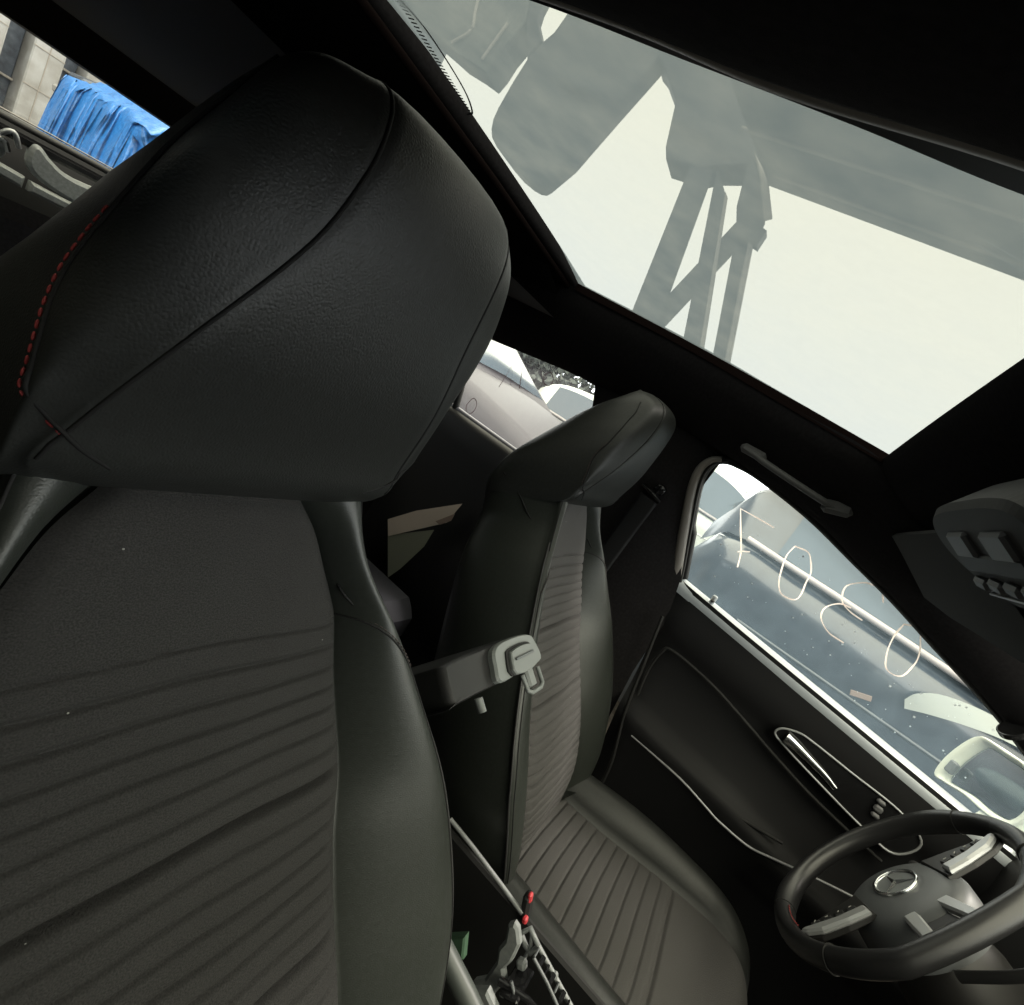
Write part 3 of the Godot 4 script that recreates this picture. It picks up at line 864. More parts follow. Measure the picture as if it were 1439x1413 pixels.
func make_tailgate() -> void:
	var t := thing("tailgate", "rear hatch with its lower trim removed and dark seal under the rear screen", "tailgate", Vector3(0, 0, 0))
	part("rear_screen", MB.new().grid([pv([[-0.47, 1.23, 1.50], [0.0, 1.238, 1.53], [0.47, 1.23, 1.50]]), pv([[-0.54, 1.055, 1.69], [0.0, 1.06, 1.72], [0.54, 1.055, 1.69]])]).done(), M.screen, t)
	part("screen_header", MB.new().box(Vector3(0, 1.252, 1.49), Vector3(1.0, 0.045, 0.09), 0.01).done(), M.rubber, t)
	part("screen_seal", MB.new().tube(pv([[-0.55, 1.052, 1.675], [-0.08, 1.056, 1.690], [0.2, 1.054, 1.690], [0.55, 1.052, 1.675]]), 0.007, 8).done(), M.rubber, t)
	part("screen_seal", MB.new().box(Vector3(0, 1.028, 1.695), Vector3(1.1, 0.022, 0.02), 0.006).done(), M.gloss_black, t)
	part("screen_rim", MB.new().tube(pv([[-0.55, 1.0645, 1.685], [0.0, 1.0685, 1.70], [0.55, 1.0645, 1.685]]), 0.002, 6).done(), M.frame_grey, t)
	part("hatch_panel", MB.new().box(Vector3(0, 0.70, 1.80), Vector3(1.2, 0.72, 0.04), 0.01).done(), M.rubber, t)
	# bared pale inner trim with bolts and wiper mechanism
	part("inner_trim", MB.new().prism(smooth2(p2([[-0.20, 1.02], [-0.06, 1.012], [-0.01, 1.025], [0.02, 1.045], [0.035, 1.035], [0.03, 0.99], [-0.02, 0.965], [-0.12, 0.955], [-0.2, 0.96]]), 4), 0.03, Transform3D(Basis(), Vector3(-0.005, -0.012, 1.69)), 0.008).done(), M.grey_plastic, t)
	part("inner_trim", MB.new().prism(p2([[-0.2, 0.95], [0.02, 0.962], [0.02, 0.938], [-0.2, 0.925]]), 0.03, Transform3D(Basis(), Vector3(-0.005, -0.012, 1.68)), 0.006).done(), M.grey_plastic, t)
	part("inner_trim", MB.new().prism(p2([[0.03, 0.965], [0.16, 0.98], [0.16, 0.955], [0.03, 0.938]]), 0.03, Transform3D(Basis(), Vector3(-0.005, -0.012, 1.685)), 0.006).done(), M.grey_plastic, t)
	var rng := RandomNumberGenerator.new()
	rng.seed = 4
	for i in 7:
		var c := Vector3(rng.randf_range(0.035, 0.14), rng.randf_range(0.965, 1.015), 1.69)
		var r := rng.randf_range(0.007, 0.014)
		part("wiper_linkage", MB.new().tube(smooth(PackedVector3Array([c, c + Vector3(r * 1.5, r * 2, -0.012), c + Vector3(r * 3, r * 0.5, 0)]), 5), r * 0.42, 8).done(), M.silver if i % 2 == 0 else M.black_trim, t)
	part("wiper_motor", MB.new().lathe(p2([[0.03, -0.03], [0.03, 0.01], [0.024, 0.016], [0.012, 0.018], [0.012, 0.024], [0.0, 0.024]]), Transform3D(Basis(Vector3(0, 1, 0), PI), Vector3(0.09, 0.985, 1.71)), 24).done(), M.mid_plastic, t)

# ------------------------------------------------------------------ doors
func belt_y(z: float) -> float: return 0.950 + 0.084 * z

const GLASS_TOP := [[-0.700, 0.949, -0.009], [-0.668, 1.037, 0.024], [-0.632, 1.142, 0.064], [-0.614, 1.192, 0.068], [-0.605, 1.217, 0.050], [-0.602, 1.225, 0.007], [-0.604, 1.219, -0.060], [-0.610, 1.203, -0.152], [-0.619, 1.177, -0.248], [-0.628, 1.152, -0.339], [-0.638, 1.122, -0.430], [-0.648, 1.092, -0.524], [-0.659, 1.059, -0.611], [-0.675, 1.01, -0.71], [-0.70, 0.92, -0.86]]

func make_driver_door() -> void:
	var d := thing("driver_door", "black front door with silver trim line, its glass marked in chalk pen", "car door")
	# trim panel
	var PX := [[0.22, -0.68], [0.40, -0.672], [0.50, -0.662], [0.56, -0.648], [0.585, -0.640], [0.605, -0.642], [0.63, -0.665], [0.70, -0.684], [0.77, -0.682], [0.805, -0.668], [0.84, -0.662], [0.88, -0.664], [0.905, -0.667]]
	var rows := []
	for i in 61:
		var v := i / 60.0
		var row := PackedVector3Array()
		for j in 41:
			var z := lerpf(0.02, -0.86, j / 40.0)
			var top := belt_y(z) - 0.004
			var y := lerpf(0.22, top, v)
			var yy := lerpf(0.22, 0.905, v) + (0.02 * smoothstep(-0.3, -0.55, z) if v > 0.4 and v < 0.7 else 0.0)
			var px := lerpf(tab(PX, yy), -0.704 + 0.034 * lerpf(0.95, 1.6, -z / 0.86), smoothstep(0.84, 1.0, v))
			row.append(Vector3(px - 0.012 * smoothstep(-0.02, 0.03, z) , y, z - 0.12 * (1.0 - v) * smoothstep(-0.2, 0.0, z) - 0.02 * smoothstep(-0.2, 0.0, z)))
		rows.append(row)
	part("door_panel", MB.new().grid(rows).done(), M.door, d)
	# recessed pad outline
	part("panel_seam", MB.new().tube(smooth(pv([[-0.671, 0.62, -0.085], [-0.676, 0.72, -0.062], [-0.668, 0.785, -0.062], [-0.665, 0.803, -0.08], [-0.664, 0.797, -0.18], [-0.666, 0.775, -0.28], [-0.668, 0.755, -0.36], [-0.668, 0.735, -0.46], [-0.668, 0.72, -0.6]]), 6), 0.0035, 8).done(), M.rubber, d)
	# sill along the window, sky reflection painted in as pale colour
	rows = []
	for j in 41:
		var z := lerpf(0.0, -0.86, j / 40.0)
		var y := belt_y(z)
		var row := PackedVector3Array()
		var w := lerpf(0.95, 1.6, j / 40.0)
		for q in [[-0.704, -0.02], [-0.704, -0.001], [-0.698, 0.002], [-0.688, 0.001], [-0.678, -0.003], [-0.671, -0.010], [-0.668, -0.020], [-0.670, -0.03]]:
			row.append(Vector3(-0.704 + (q[0] + 0.704) * w, y + q[1], z))
		rows.append(row)
	part("window_sill", MB.new().grid(rows).done(), M.sill, d, "dark sill strip along the window, its sky sheen painted pale")
	# lock pin
	var lp := Vector3(-0.683, 0.949, -0.085)
	part("lock_pin", MB.new().lathe(p2([[0.006, -0.01], [0.006, 0.009], [0.0045, 0.012], [0.0, 0.0125]]), Transform3D(Basis(Vector3.RIGHT, -PI / 2), lp), 16).done(), M.sill, d)
	part("lock_collar", MB.new().box(lp + Vector3(0.004, 0.0, 0.0), Vector3(0.02, 0.008, 0.009), 0.003).done(), M.black_trim, d)
	# frame round the glass
	var G := smooth(pv(GLASS_TOP), 8)
	var fr := PackedVector3Array()
	for p in G: fr.append(p + Vector3(0.010, 0.004, 0.008 * (1.0 if p.z > 0.03 else 0.3)))
	part("window_frame", MB.new().tube(fr, 0.009, 10, false, 1.0).done(), M.black_trim, d)
	var post := smooth(pv([[-0.690, 0.90, -0.004], [-0.672, 0.96, 0.014], [-0.640, 1.045, 0.046], [-0.612, 1.135, 0.080], [-0.598, 1.180, 0.088], [-0.590, 1.207, 0.078], [-0.586, 1.220, 0.060]]), 8)
	part("door_post", MB.new().tube(post, [0.0135, 0.0135, 0.0135, 0.0135, 0.0135, 0.0135, 0.0135, 0.0135] + Array(range(41)).map(func(i): return lerpf(0.0135, 0.006, i / 40.0)), 12).done(), M.frame_grey, d, "rear post in painted sky-lit grey of the door's window frame")  # daylight on the post is painted in as grey
	var groove := PackedVector3Array()
	for p in post: groove.append(p + Vector3(0.002, 0.004, -0.0125))
	part("post_seal", MB.new().tube(groove, 0.0035, 8).done(), M.rubber, d)
	# glass: a fan of the outline
	rows = []
	var gl := PackedVector3Array()
	for p in G: gl.append(p + Vector3(-0.006, 0.004, 0))
	var lower := PackedVector3Array()
	for i in gl.size():
		var z := lerpf(-0.005, -0.86, i / float(gl.size() - 1))
		lower.append(Vector3(-0.712, belt_y(z) - 0.012, z))
	for i in 9:
		var row := PackedVector3Array()
		for j in gl.size(): row.append(lower[j].lerp(gl[j], i / 8.0))
		rows.append(row)
	var pane := part("window_glass", MB.new().grid(rows).done(), M.window, d, "dusty window glass with hand-drawn numbers")
	# numbers drawn by hand on the outside of the glass
	var strokes := [
		[[-0.612, 1.155, -0.098], [-0.6125, 1.1545, -0.06], [-0.613, 1.153, -0.024], [-0.625, 1.117, -0.047], [-0.639, 1.078, -0.073], [-0.646, 1.060, -0.080], [-0.651, 1.043, -0.086]],
		[[-0.636, 1.086, -0.088], [-0.639, 1.078, -0.074], [-0.642, 1.072, -0.068]],
		[[-0.616, 1.145, -0.150], [-0.615, 1.148, -0.175], [-0.619, 1.135, -0.190], [-0.626, 1.115, -0.203], [-0.634, 1.094, -0.207], [-0.643, 1.066, -0.214], [-0.648, 1.050, -0.209], [-0.650, 1.047, -0.184], [-0.642, 1.070, -0.165], [-0.625, 1.117, -0.149], [-0.616, 1.145, -0.150]],
		[[-0.617, 1.140, -0.329], [-0.611, 1.158, -0.313], [-0.612, 1.158, -0.298], [-0.613, 1.153, -0.283], [-0.621, 1.130, -0.265], [-0.631, 1.102, -0.276], [-0.634, 1.092, -0.298], [-0.635, 1.090, -0.324]],
		[[-0.634, 1.099, -0.296], [-0.634, 1.094, -0.276], [-0.641, 1.072, -0.262], [-0.649, 1.049, -0.269], [-0.654, 1.033, -0.295], [-0.655, 1.032, -0.327]],
		[[-0.622, 1.126, -0.377], [-0.620, 1.133, -0.398], [-0.627, 1.112, -0.416], [-0.634, 1.092, -0.428], [-0.641, 1.071, -0.434], [-0.652, 1.039, -0.433], [-0.654, 1.035, -0.409], [-0.644, 1.063, -0.390], [-0.632, 1.098, -0.379], [-0.622, 1.126, -0.377]]]
	for s in strokes:
		var c := smooth(pv(s), 7) if s.size() > 3 else pv(s)
		if s == strokes[0]: c = pv(s)
		for i in c.size(): c[i].x = -0.7 + (c[i].y - 0.93) * 0.345 + 0.002
		part("chalk_mark", ribbon(c, 0.0015, Vector3(0.945, 0.326, 0.0) * -1.0), M.marker, pane)
	# dried specks on the glass
	var rng := RandomNumberGenerator.new()
	rng.seed = 11
	var sp := MB.new()
	for i in 90:
		var z := rng.randf_range(-0.62, 0.0)
		var top := lerpf(1.19, 1.06, smoothstep(0.05, -0.6, z))
		var y := rng.randf_range(belt_y(z) + 0.02, top)
		var r := 0.0006 + 0.0012 * pow(rng.randf(), 4.0)
		sp.box(Vector3(-0.7 + (y - 0.93) * 0.345 - 0.003, y, z), Vector3(0.0006, r * 2, r * 2), 0.0003)
	part("glass_specks", sp.done(), M.speck, pane).set_meta("kind", "stuff")
	# handle pod: bezel, bowl, handle, switches
	var bez_ := smooth(pv([[-0.655, 0.798, -0.332], [-0.655, 0.816, -0.336], [-0.655, 0.830, -0.364], [-0.655, 0.832, -0.395], [-0.655, 0.829, -0.47], [-0.655, 0.825, -0.567], [-0.655, 0.80, -0.62], [-0.655, 0.752, -0.60], [-0.655, 0.755, -0.538], [-0.655, 0.772, -0.44], [-0.655, 0.788, -0.362]]), 6, true)
	part("handle_bezel", MB.new().tube(bez_, 0.0022, 8, true, 1.0, Vector3.RIGHT).done(), M.silver, d)
	var poly := PackedVector2Array()
	for p in bez_: poly.append(Vector2(-p.z, p.y))
	part("handle_bowl", MB.new().prism(poly, 0.01, Transform3D(Basis(Vector3(0, 0, -1), Vector3(0, 1, 0), Vector3(1, 0, 0)), Vector3(-0.662, 0, 0)), 0.0).done(), M.gloss_black, d)
	var hp := [[-0.650, 0.806, -0.350], [-0.648, 0.805, -0.372], [-0.650, 0.800, -0.40], [-0.652, 0.792, -0.44], [-0.654, 0.783, -0.468]]
	var hc := smooth(pv(hp), 6)
	var hr := []
	for i in hc.size(): hr.append(lerpf(0.014, 0.0045, pow(i / float(hc.size() - 1), 0.6)))
	part("door_handle", MB.new().tube(hc, hr, 12, false, 0.55, Vector3.RIGHT).done(), M.chrome, d, "silver inner door handle")
	for k in 3:
		part("seat_switch", MB.new().box(Vector3(-0.652, 0.818 - 0.014 * k, -0.535 - 0.003 * k), Vector3(0.008, 0.009 if k != 1 else 0.013, 0.016), 0.003).done(), M.mid_switch, d)
	# silver line over the armrest
	var tl := smooth(pv([[-0.646, 0.588, -0.115], [-0.643, 0.589, -0.18], [-0.640, 0.588, -0.251], [-0.638, 0.580, -0.31], [-0.638, 0.574, -0.348], [-0.638, 0.575, -0.415], [-0.638, 0.590, -0.46], [-0.638, 0.609, -0.508], [-0.638, 0.628, -0.56], [-0.638, 0.645, -0.61]]), 8)
	part("trim_line", MB.new().tube(tl, 0.0026, 8).done(), M.silver, d, "thin silver line along the door armrest")
	part("panel_seam", MB.new().tube(smooth(pv([[-0.655, 0.615, -0.095], [-0.650, 0.610, -0.25], [-0.648, 0.605, -0.36], [-0.648, 0.625, -0.46]]), 6), 0.003, 6).done(), M.rubber, d)
	# outside mirror
	var n := Vector3(0.3, 0, 0.95).normalized()
	var u := Vector3.UP.cross(n).normalized()
	var c0 := Vector3(-0.90, 0.94, -0.72)
	var mt := Transform3D(Basis(u, Vector3.UP, n), c0)
	var inv := mt.affine_inverse()
	var outer := PackedVector2Array()
	for p in pv([[-0.991, 0.862, -0.691], [-0.998, 0.905, -0.689], [-0.990, 0.955, -0.692], [-0.976, 0.990, -0.696], [-0.955, 1.003, -0.702], [-0.90, 1.008, -0.72], [-0.84, 1.012, -0.739], [-0.80, 0.995, -0.752], [-0.775, 0.96, -0.76], [-0.78, 0.905, -0.758], [-0.83, 0.884, -0.742], [-0.90, 0.878, -0.72], [-0.96, 0.864, -0.701]]):
		var q := inv * p
		outer.append(Vector2(q.x, q.y))
	outer = smooth2(outer, 4)
	var ring := MB.new()
	var inner2 := PackedVector2Array()
	var cen := Vector2.ZERO
	for p in outer: cen += p
	cen /= outer.size()
	cen += Vector2(0.012, 0.0)
	for p in outer: inner2.append(cen + (p - cen) * Vector2(0.74, 0.80))
	var lay := [[outer, -0.10, 0.62], [outer, -0.075, 0.85], [outer, -0.03, 1.0], [outer, 0.0, 1.0], [outer, 0.006, 0.96], [inner2, 0.0, 1.12], [inner2, -0.02, 1.0]]
	var rws := []
	for l in lay:
		var row := PackedVector3Array()
		for p in l[0]:
			var q: Vector2 = cen + (p - cen) * l[2]
			row.append(mt * Vector3(q.x, q.y, l[1]))
		rws.append(row)
	ring.grid(rws, true)
	ring.fan(rws[0])
	var wing := part("wing_mirror", ring.done(), M.mirror_shell, d, "pale outside mirror seen through the glass")
	var mf := PackedVector3Array()
	for p in inner2: mf.append(mt * Vector3(p.x, p.y, -0.012))
	part("mirror_glass", MB.new().fan(mf, true).done(), M.mirror, wing)
	part("mirror_clip", MB.new().box(mt * Vector3(-0.068, -0.037, 0.004), Vector3(0.022, 0.03, 0.012), 0.003, mt.basis).done(), M.mid_plastic, wing)
	part("mirror_arm", MB.new().tube(pv([[-0.86, 0.87, -0.76], [-0.78, 0.875, -0.78], [-0.71, 0.87, -0.80]]), [0.03, 0.034, 0.04], 14, false, 0.7).done(), M.mirror_shell, wing)

func make_rear_door() -> void:
	var d := thing("rear_door", "black rear door with dusty window and slim divider bar behind the driver's seat", "car door")
	var rows := []
	for q in [[0.975, -0.705, 0.40, 0.85], [0.980, -0.690, 0.40, 0.85], [0.970, -0.672, 0.40, 0.85], [0.955, -0.664, 0.39, 0.85], [0.90, -0.662, 0.37, 0.85], [0.75, -0.672, 0.33, 0.85], [0.62, -0.655, 0.3, 0.85], [0.55, -0.65, 0.28, 0.85], [0.4, -0.675, 0.26, 0.8], [0.22, -0.68, 0.26, 0.8]]:
		var row := PackedVector3Array()
		for j in 21:
			var z := lerpf(q[2], q[3], j / 20.0)
			row.append(Vector3(q[1], q[0] + (0.0 if q[0] < 0.9 else 0.02 * (z - 0.55)), z))
		rows.append(row)
	part("door_panel", MB.new().grid(rows, false, true).done(), M.plastic, d)
	part("window_sill", MB.new().tube(pv([[-0.690, 0.974, 0.42], [-0.690, 0.976, 0.55], [-0.690, 0.980, 0.70], [-0.690, 0.984, 0.85]]), 0.008, 10).done(), M.rear_sill, d)
	var pane := part("window_glass", MB.new().grid([pv([[-0.613, 1.240, 0.38], [-0.613, 1.236, 0.55], [-0.620, 1.205, 0.78], [-0.63, 1.17, 0.9]]), pv([[-0.700, 0.965, 0.38], [-0.700, 0.968, 0.55], [-0.700, 0.972, 0.78], [-0.70, 0.975, 0.9]])]).done(), M.rear_window, d, "dusty rear door glass with faint marks")
	part("divider_bar", MB.new().tube(pv([[-0.692, 0.975, 0.777], [-0.634, 1.151, 0.787], [-0.612, 1.21, 0.79]]), 0.0105, 10).done(), M.rubber, d)
	part("window_frame", MB.new().tube(smooth(pv([[-0.608, 1.232, 0.38], [-0.609, 1.231, 0.50], [-0.616, 1.215, 0.68], [-0.628, 1.185, 0.84]]), 5), 0.008, 8).done(), M.black_trim, d)
	# faint writing and ring on the glass
	for s in [[[0.742, 1.010], [0.728, 1.035], [0.712, 1.030], [0.710, 1.010], [0.722, 0.992], [0.738, 0.995], [0.742, 1.010]],
			[[0.66, 1.10], [0.645, 1.165], [0.628, 1.12], [0.612, 1.175], [0.598, 1.125]],
			[[0.545, 1.185], [0.53, 1.20], [0.515, 1.188], [0.52, 1.170], [0.538, 1.170], [0.545, 1.185]]]:
		var c := PackedVector3Array()
		for q in s: c.append(Vector3(-0.692 + (q[1] - 0.97) * 0.32, q[1], q[0]))
		part("chalk_mark", ribbon(smooth(c, 5) if s.size() != 5 else c, 0.0013, Vector3(0.95, 0.3, 0.0)), M.marker_faint, pane)

# ------------------------------------------------------------------ small things inside
func make_fittings() -> void:
	# grab handle over the door
	var g := thing("grab_handle", "slim black grab handle on the roof rail above the driver's window", "grab handle")
	var gp := smooth(pv([[-0.492, 1.2523, 0.0192], [-0.4887, 1.2493, -0.0041], [-0.4833, 1.2459, -0.0236], [-0.483, 1.241, -0.078], [-0.4867, 1.2373, -0.1324], [-0.4933, 1.2375, -0.1519], [-0.498, 1.2369, -0.1752]]), 7)
	part("grip", MB.new().tube(gp, 0.0062, 12, false, 1.0).done(), M.handle, g)
	part("mount", MB.new().box(Vector3(-0.494, 1.2532999999999999, 0.007199999999999998), Vector3(0.018, 0.018, 0.05), 0.006, Basis(Vector3.UP, 0.0)).done(), M.handle, g)
	part("mount", MB.new().box(Vector3(-0.5, 1.2389000000000001, -0.16319999999999998), Vector3(0.022, 0.024, 0.05), 0.007, Basis(Vector3.RIGHT, 0.3)).done(), M.handle, g)
	# sun visor
	var v := thing("sun_visor", "dark grey sun visor folded against the roof above the steering wheel", "sun visor")
	var rows := []
	var a := pv([[-0.552, 1.238, -0.251], [-0.411, 1.243, -0.252], [-0.241, 1.246, -0.251], [-0.125, 1.249, -0.251]])
	var b := pv([[-0.565, 1.186, -0.348], [-0.450, 1.174, -0.376], [-0.30, 1.168, -0.395], [-0.125, 1.160, -0.412]])
	var nrm := (b[0] - a[0]).cross(a[1] - a[0]).normalized()
	for q in [[0.0, 0.0], [-0.01, 0.006], [0.0, 0.011], [0.5, 0.012], [1.0, 0.011], [1.01, 0.006], [1.0, 0.0], [0.5, 0.0]]:
		var row := PackedVector3Array()
		for j in 4: row.append(a[j].lerp(b[j], q[0]) + nrm * (q[1] if nrm.y > 0 else -q[1]))
		rows.append(row)
	rows.append(rows[0])
	part("visor_board", MB.new().grid(rows).done(), M.visor, v)
	part("visor_pivot", MB.new().tube(pv([[-0.57, 1.235, -0.255], [-0.54, 1.24, -0.255], [-0.50, 1.242, -0.255]]), 0.006, 8).done(), M.plastic, v)
	# overhead console
	var o := thing("roof_console", "dark overhead console with lamp lens and slim switches on the roof header", "overhead console")
	var zx := Vector3(1, 0, 0)
	var zy := Vector3(0, -0.45, -0.77).normalized()
	var zn := Vector3(0, -0.77, 0.45).normalized()
	zn = zx.cross(zy).normalized()
	if zn.y > 0: zn = -zn
	var tf := Transform3D(Basis(zx, zy, zn), Vector3(0, 1.245, -0.214))
	part("console_shell", MB.new().prism(smooth2(p2([[-0.100, 0.000], [-0.06, -0.006], [0.0, -0.007], [0.06, -0.006], [0.100, 0.0], [0.122, 0.018], [0.118, 0.045], [0.09, 0.068], [0.03, 0.094], [-0.03, 0.094], [-0.09, 0.068], [-0.118, 0.045], [-0.122, 0.018]]), 4), 0.05, tf.translated_local(Vector3(0, 0, -0.024)), 0.006).done(), M.console_grey, o)
	part("lamp_lens", MB.new().box(tf * Vector3(-0.045, 0.033, 0.002), Vector3(0.05, 0.026, 0.008), 0.003, tf.basis).done(), M.mid_switch, o)
	part("lamp_lens", MB.new().box(tf * Vector3(0.045, 0.033, 0.002), Vector3(0.05, 0.026, 0.008), 0.003, tf.basis).done(), M.mid_switch, o)
	part("console_recess", MB.new().box(tf * Vector3(0.0, 0.052, 0.0015), Vector3(0.15, 0.018, 0.006), 0.002, tf.basis).done(), M.black_trim, o)
	for k in 4:
		part("switch", MB.new().box(tf * Vector3(-0.055 + 0.036 * k, 0.073, 0.003), Vector3(0.026, 0.012, 0.008), 0.003, tf.basis * Basis(Vector3(0, 0, 1), 0.15)).done(), M.mid_switch, o)
	part("console_trim", MB.new().tube(PackedVector3Array([tf * Vector3(-0.055, 0.0835, 0.003), tf * Vector3(0.055, 0.0835, 0.003)]), 0.0012, 6).done(), M.silver, o)
	# belt guide on the centre pillar with its strap
	var s := thing("seat_belt", "black seat belt hanging from its guide on the centre pillar", "seat belt")
	part("belt_guide", MB.new().tube(smooth(pv([[-0.606, 1.088, 0.172], [-0.596, 1.083, 0.145], [-0.602, 1.074, 0.122]]), 6), 0.009, 10, false, 0.7).done(), M.gloss_black, s)
	part("guide_bolt", MB.new().lathe(p2([[0.013, -0.01], [0.013, 0.004], [0.010, 0.007], [0.0, 0.008]]), Transform3D(Basis(Vector3.UP, PI / 2), Vector3(-0.600, 1.098, 0.135)), 20).done(), M.gloss_black, s)
	part("strap", MB.new().tube(smooth(pv([[-0.598, 1.070, 0.145], [-0.618, 0.95, 0.155], [-0.630, 0.75, 0.165], [-0.635, 0.45, 0.18]]), 8), 0.023, 8, false, 0.06, Vector3(1, 0, 0)).done(), M.strap, s)
	# armrest lid standing open between the seats
	var L := thing("armrest_lid", "black leather armrest lid standing open between the seats with a grey catch", "armrest")
	var lt := Transform3D(Basis(Vector3(1, 0, 0), 0.95).scaled_local(Vector3(1, 0.52, 1)), Vector3(0.035, 0.848, 0.055))
	# local: x across, y up the end face, z to the rear (away from the front)
	var mb := MB.new()
	rows = []
	for q in [[0.0, 0.86], [0.003, 0.95], [0.010, 1.0], [0.06, 1.0], [0.16, 1.0], [0.26, 0.98]]:
		var row := PackedVector3Array()
		for p in smooth2(p2([[-0.105, -0.036], [0.09, -0.040], [0.10, -0.036], [0.10, 0.03], [0.088, 0.044], [0.0, 0.047], [-0.088, 0.044], [-0.108, 0.026]]), 5):
			row.append(lt * Vector3(p.x * lerpf(1.0, q[1], 0.5), p.y * q[1], q[0]))
		rows.append(row)
	part("lid_pad", mb.grid(rows, true).fan(rows[0]).done(), M.pad, L)
	var cp := MB.new()
	cp.prism(smooth2(p2([[-0.108, -0.034], [-0.105, 0.018], [-0.094, 0.036], [-0.06, 0.044], [-0.015, 0.043], [0.006, 0.03], [0.012, 0.0], [0.010, -0.038], [-0.05, -0.036]]), 4), 0.012, lt.translated_local(Vector3(0, 0, -0.003)), 0.003)
	part("catch_surround", cp.done(), M.catch, L, "grey catch at the end of the armrest lid")
	part("catch_gap", MB.new().prism(smooth2(p2([[-0.084, -0.036], [-0.084, 0.010], [-0.076, 0.022], [-0.05, 0.026], [-0.022, 0.022], [-0.014, 0.010], [-0.014, -0.036]]), 3), 0.004, lt.translated_local(Vector3(0, 0, -0.009))).done(), M.rubber, L)
	part("catch_button", MB.new().prism(smooth2(p2([[-0.079, -0.036], [-0.079, 0.008], [-0.072, 0.017], [-0.05, 0.020], [-0.027, 0.017], [-0.020, 0.008], [-0.020, -0.036]]), 3), 0.006, lt.translated_local(Vector3(0, 0, -0.0125)), 0.0015).done(), M.catch, L)
	part("catch_groove", MB.new().box(lt * Vector3(-0.05, -0.004, -0.0165), Vector3(0.05, 0.006, 0.004), 0.001, lt.basis).done(), M.mid_plastic, L)
	part("catch_hook", MB.new().box(lt * Vector3(-0.066, -0.060, -0.004), Vector3(0.020, 0.045, 0.010), 0.003, lt.basis).done(), M.catch, L)
	part("catch_loop", MB.new().tube(PackedVector3Array([lt * Vector3(-0.040, -0.045, -0.010), lt * Vector3(-0.042, -0.084, -0.010), lt * Vector3(-0.052, -0.092, -0.010), lt * Vector3(-0.078, -0.092, -0.010), lt * Vector3(-0.086, -0.084, -0.010), lt * Vector3(-0.086, -0.045, -0.010)]), 0.003, 8).done(), M.catch, L)
	part("hinge_pin", MB.new().tube(PackedVector3Array([lt * Vector3(0.055, -0.045, -0.002), lt * Vector3(0.055, -0.074, -0.002)]), 0.005, 10).done(), M.catch, L)
	# buckle
	var bk := thing("seat_belt_buckle", "black buckle with a red release button beside the driver's cushion", "buckle")
	part("buckle_body", MB.new().box(Vector3(-0.099, 0.541, -0.131), Vector3(0.020, 0.036, 0.012), 0.004, Basis(Vector3.RIGHT, 0.4)).done(), M.rubber, bk)
	part("release_button", MB.new().box(Vector3(-0.096, 0.556, -0.128), Vector3(0.010, 0.013, 0.006), 0.002, Basis(Vector3.RIGHT, 0.4)).done(), M.red_plastic, bk, "red release button")
	part("button_edge", MB.new().box(Vector3(-0.088, 0.533, -0.139), Vector3(0.010, 0.009, 0.007), 0.002, Basis(Vector3.RIGHT, 0.4)).done(), M.red_plastic, bk)
	# stripped centre console
	var c := thing("centre_console", "stripped centre console with bare grey brackets between the front seats", "console")
	part("console_wall", MB.new().box(Vector3(-0.098, 0.40, -0.28), Vector3(0.012, 0.26, 0.72), 0.004).done(), M.rubber, c)
	part("console_wall", MB.new().box(Vector3(0.098, 0.38, -0.28), Vector3(0.012, 0.26, 0.72), 0.004).done(), M.rubber, c)
	part("console_floor", MB.new().box(Vector3(0, 0.27, -0.28), Vector3(0.2, 0.02, 0.72), 0.004).done(), M.rubber, c)
	part("edge_trim", MB.new().tube(smooth(pv([[-0.088, 0.550, 0.02], [-0.090, 0.545, -0.03], [-0.091, 0.538, -0.09], [-0.090, 0.534, -0.132]]), 6), 0.0035, 8).done(), M.silver, c, "thin silver edge of the console")
	return_bits(c)
	# papers stuck in the rear door grip
	var pp := thing("paper_sheets", "creased sheets of paper tucked into the rear door", "paper")
	for q in [["sheet", [[-0.565, 0.635, 0.709], [-0.594, 0.697, 0.66], [-0.637, 0.782, 0.569], [-0.626, 0.748, 0.57], [-0.616, 0.718, 0.57], [-0.58, 0.643, 0.638], [-0.559, 0.6, 0.677]], M.paper], ["sheet", [[-0.564, 0.6, 0.683], [-0.605, 0.683, 0.587], [-0.6, 0.629, 0.585], [-0.583, 0.539, 0.606], [-0.574, 0.499, 0.621]], M.paper_green], ["sheet", [[-0.6, 0.706, 0.594], [-0.62, 0.752, 0.564], [-0.614, 0.731, 0.56], [-0.602, 0.705, 0.578]], M.paper_shade]]:
		part(q[0], MB.new().fan(pv(q[1])).done(), q[2], pp)
	# rear bench
	var rb := thing("rear_seat", "dark rear bench behind the front seats", "rear seat")
	part("bench_cushion", MB.new().box(Vector3(0, 0.42, 0.78), Vector3(1.26, 0.14, 0.56), 0.04).done(), M.bench, rb)
	part("bench_back", MB.new().box(Vector3(0, 0.68, 1.16), Vector3(1.20, 0.56, 0.14), 0.04, Basis(Vector3.RIGHT, 0.35)).done(), M.lining, rb)
	for x in [-0.38, 0.38]:
		part("rear_headrest", MB.new().box(Vector3(x, 0.965, 1.27), Vector3(0.24, 0.09, 0.08), 0.03, Basis(Vector3.RIGHT, 0.3)).done(), M.lining, rb)

func zy_prism(pts: Array, x: float, depth: float, bev := 0.003) -> ArrayMesh:
	return MB.new().prism(p2(pts), depth, Transform3D(Basis(Vector3(0, 0, 1), Vector3(0, 1, 0), Vector3(-1, 0, 0)), Vector3(x, 0, 0)), bev).done()

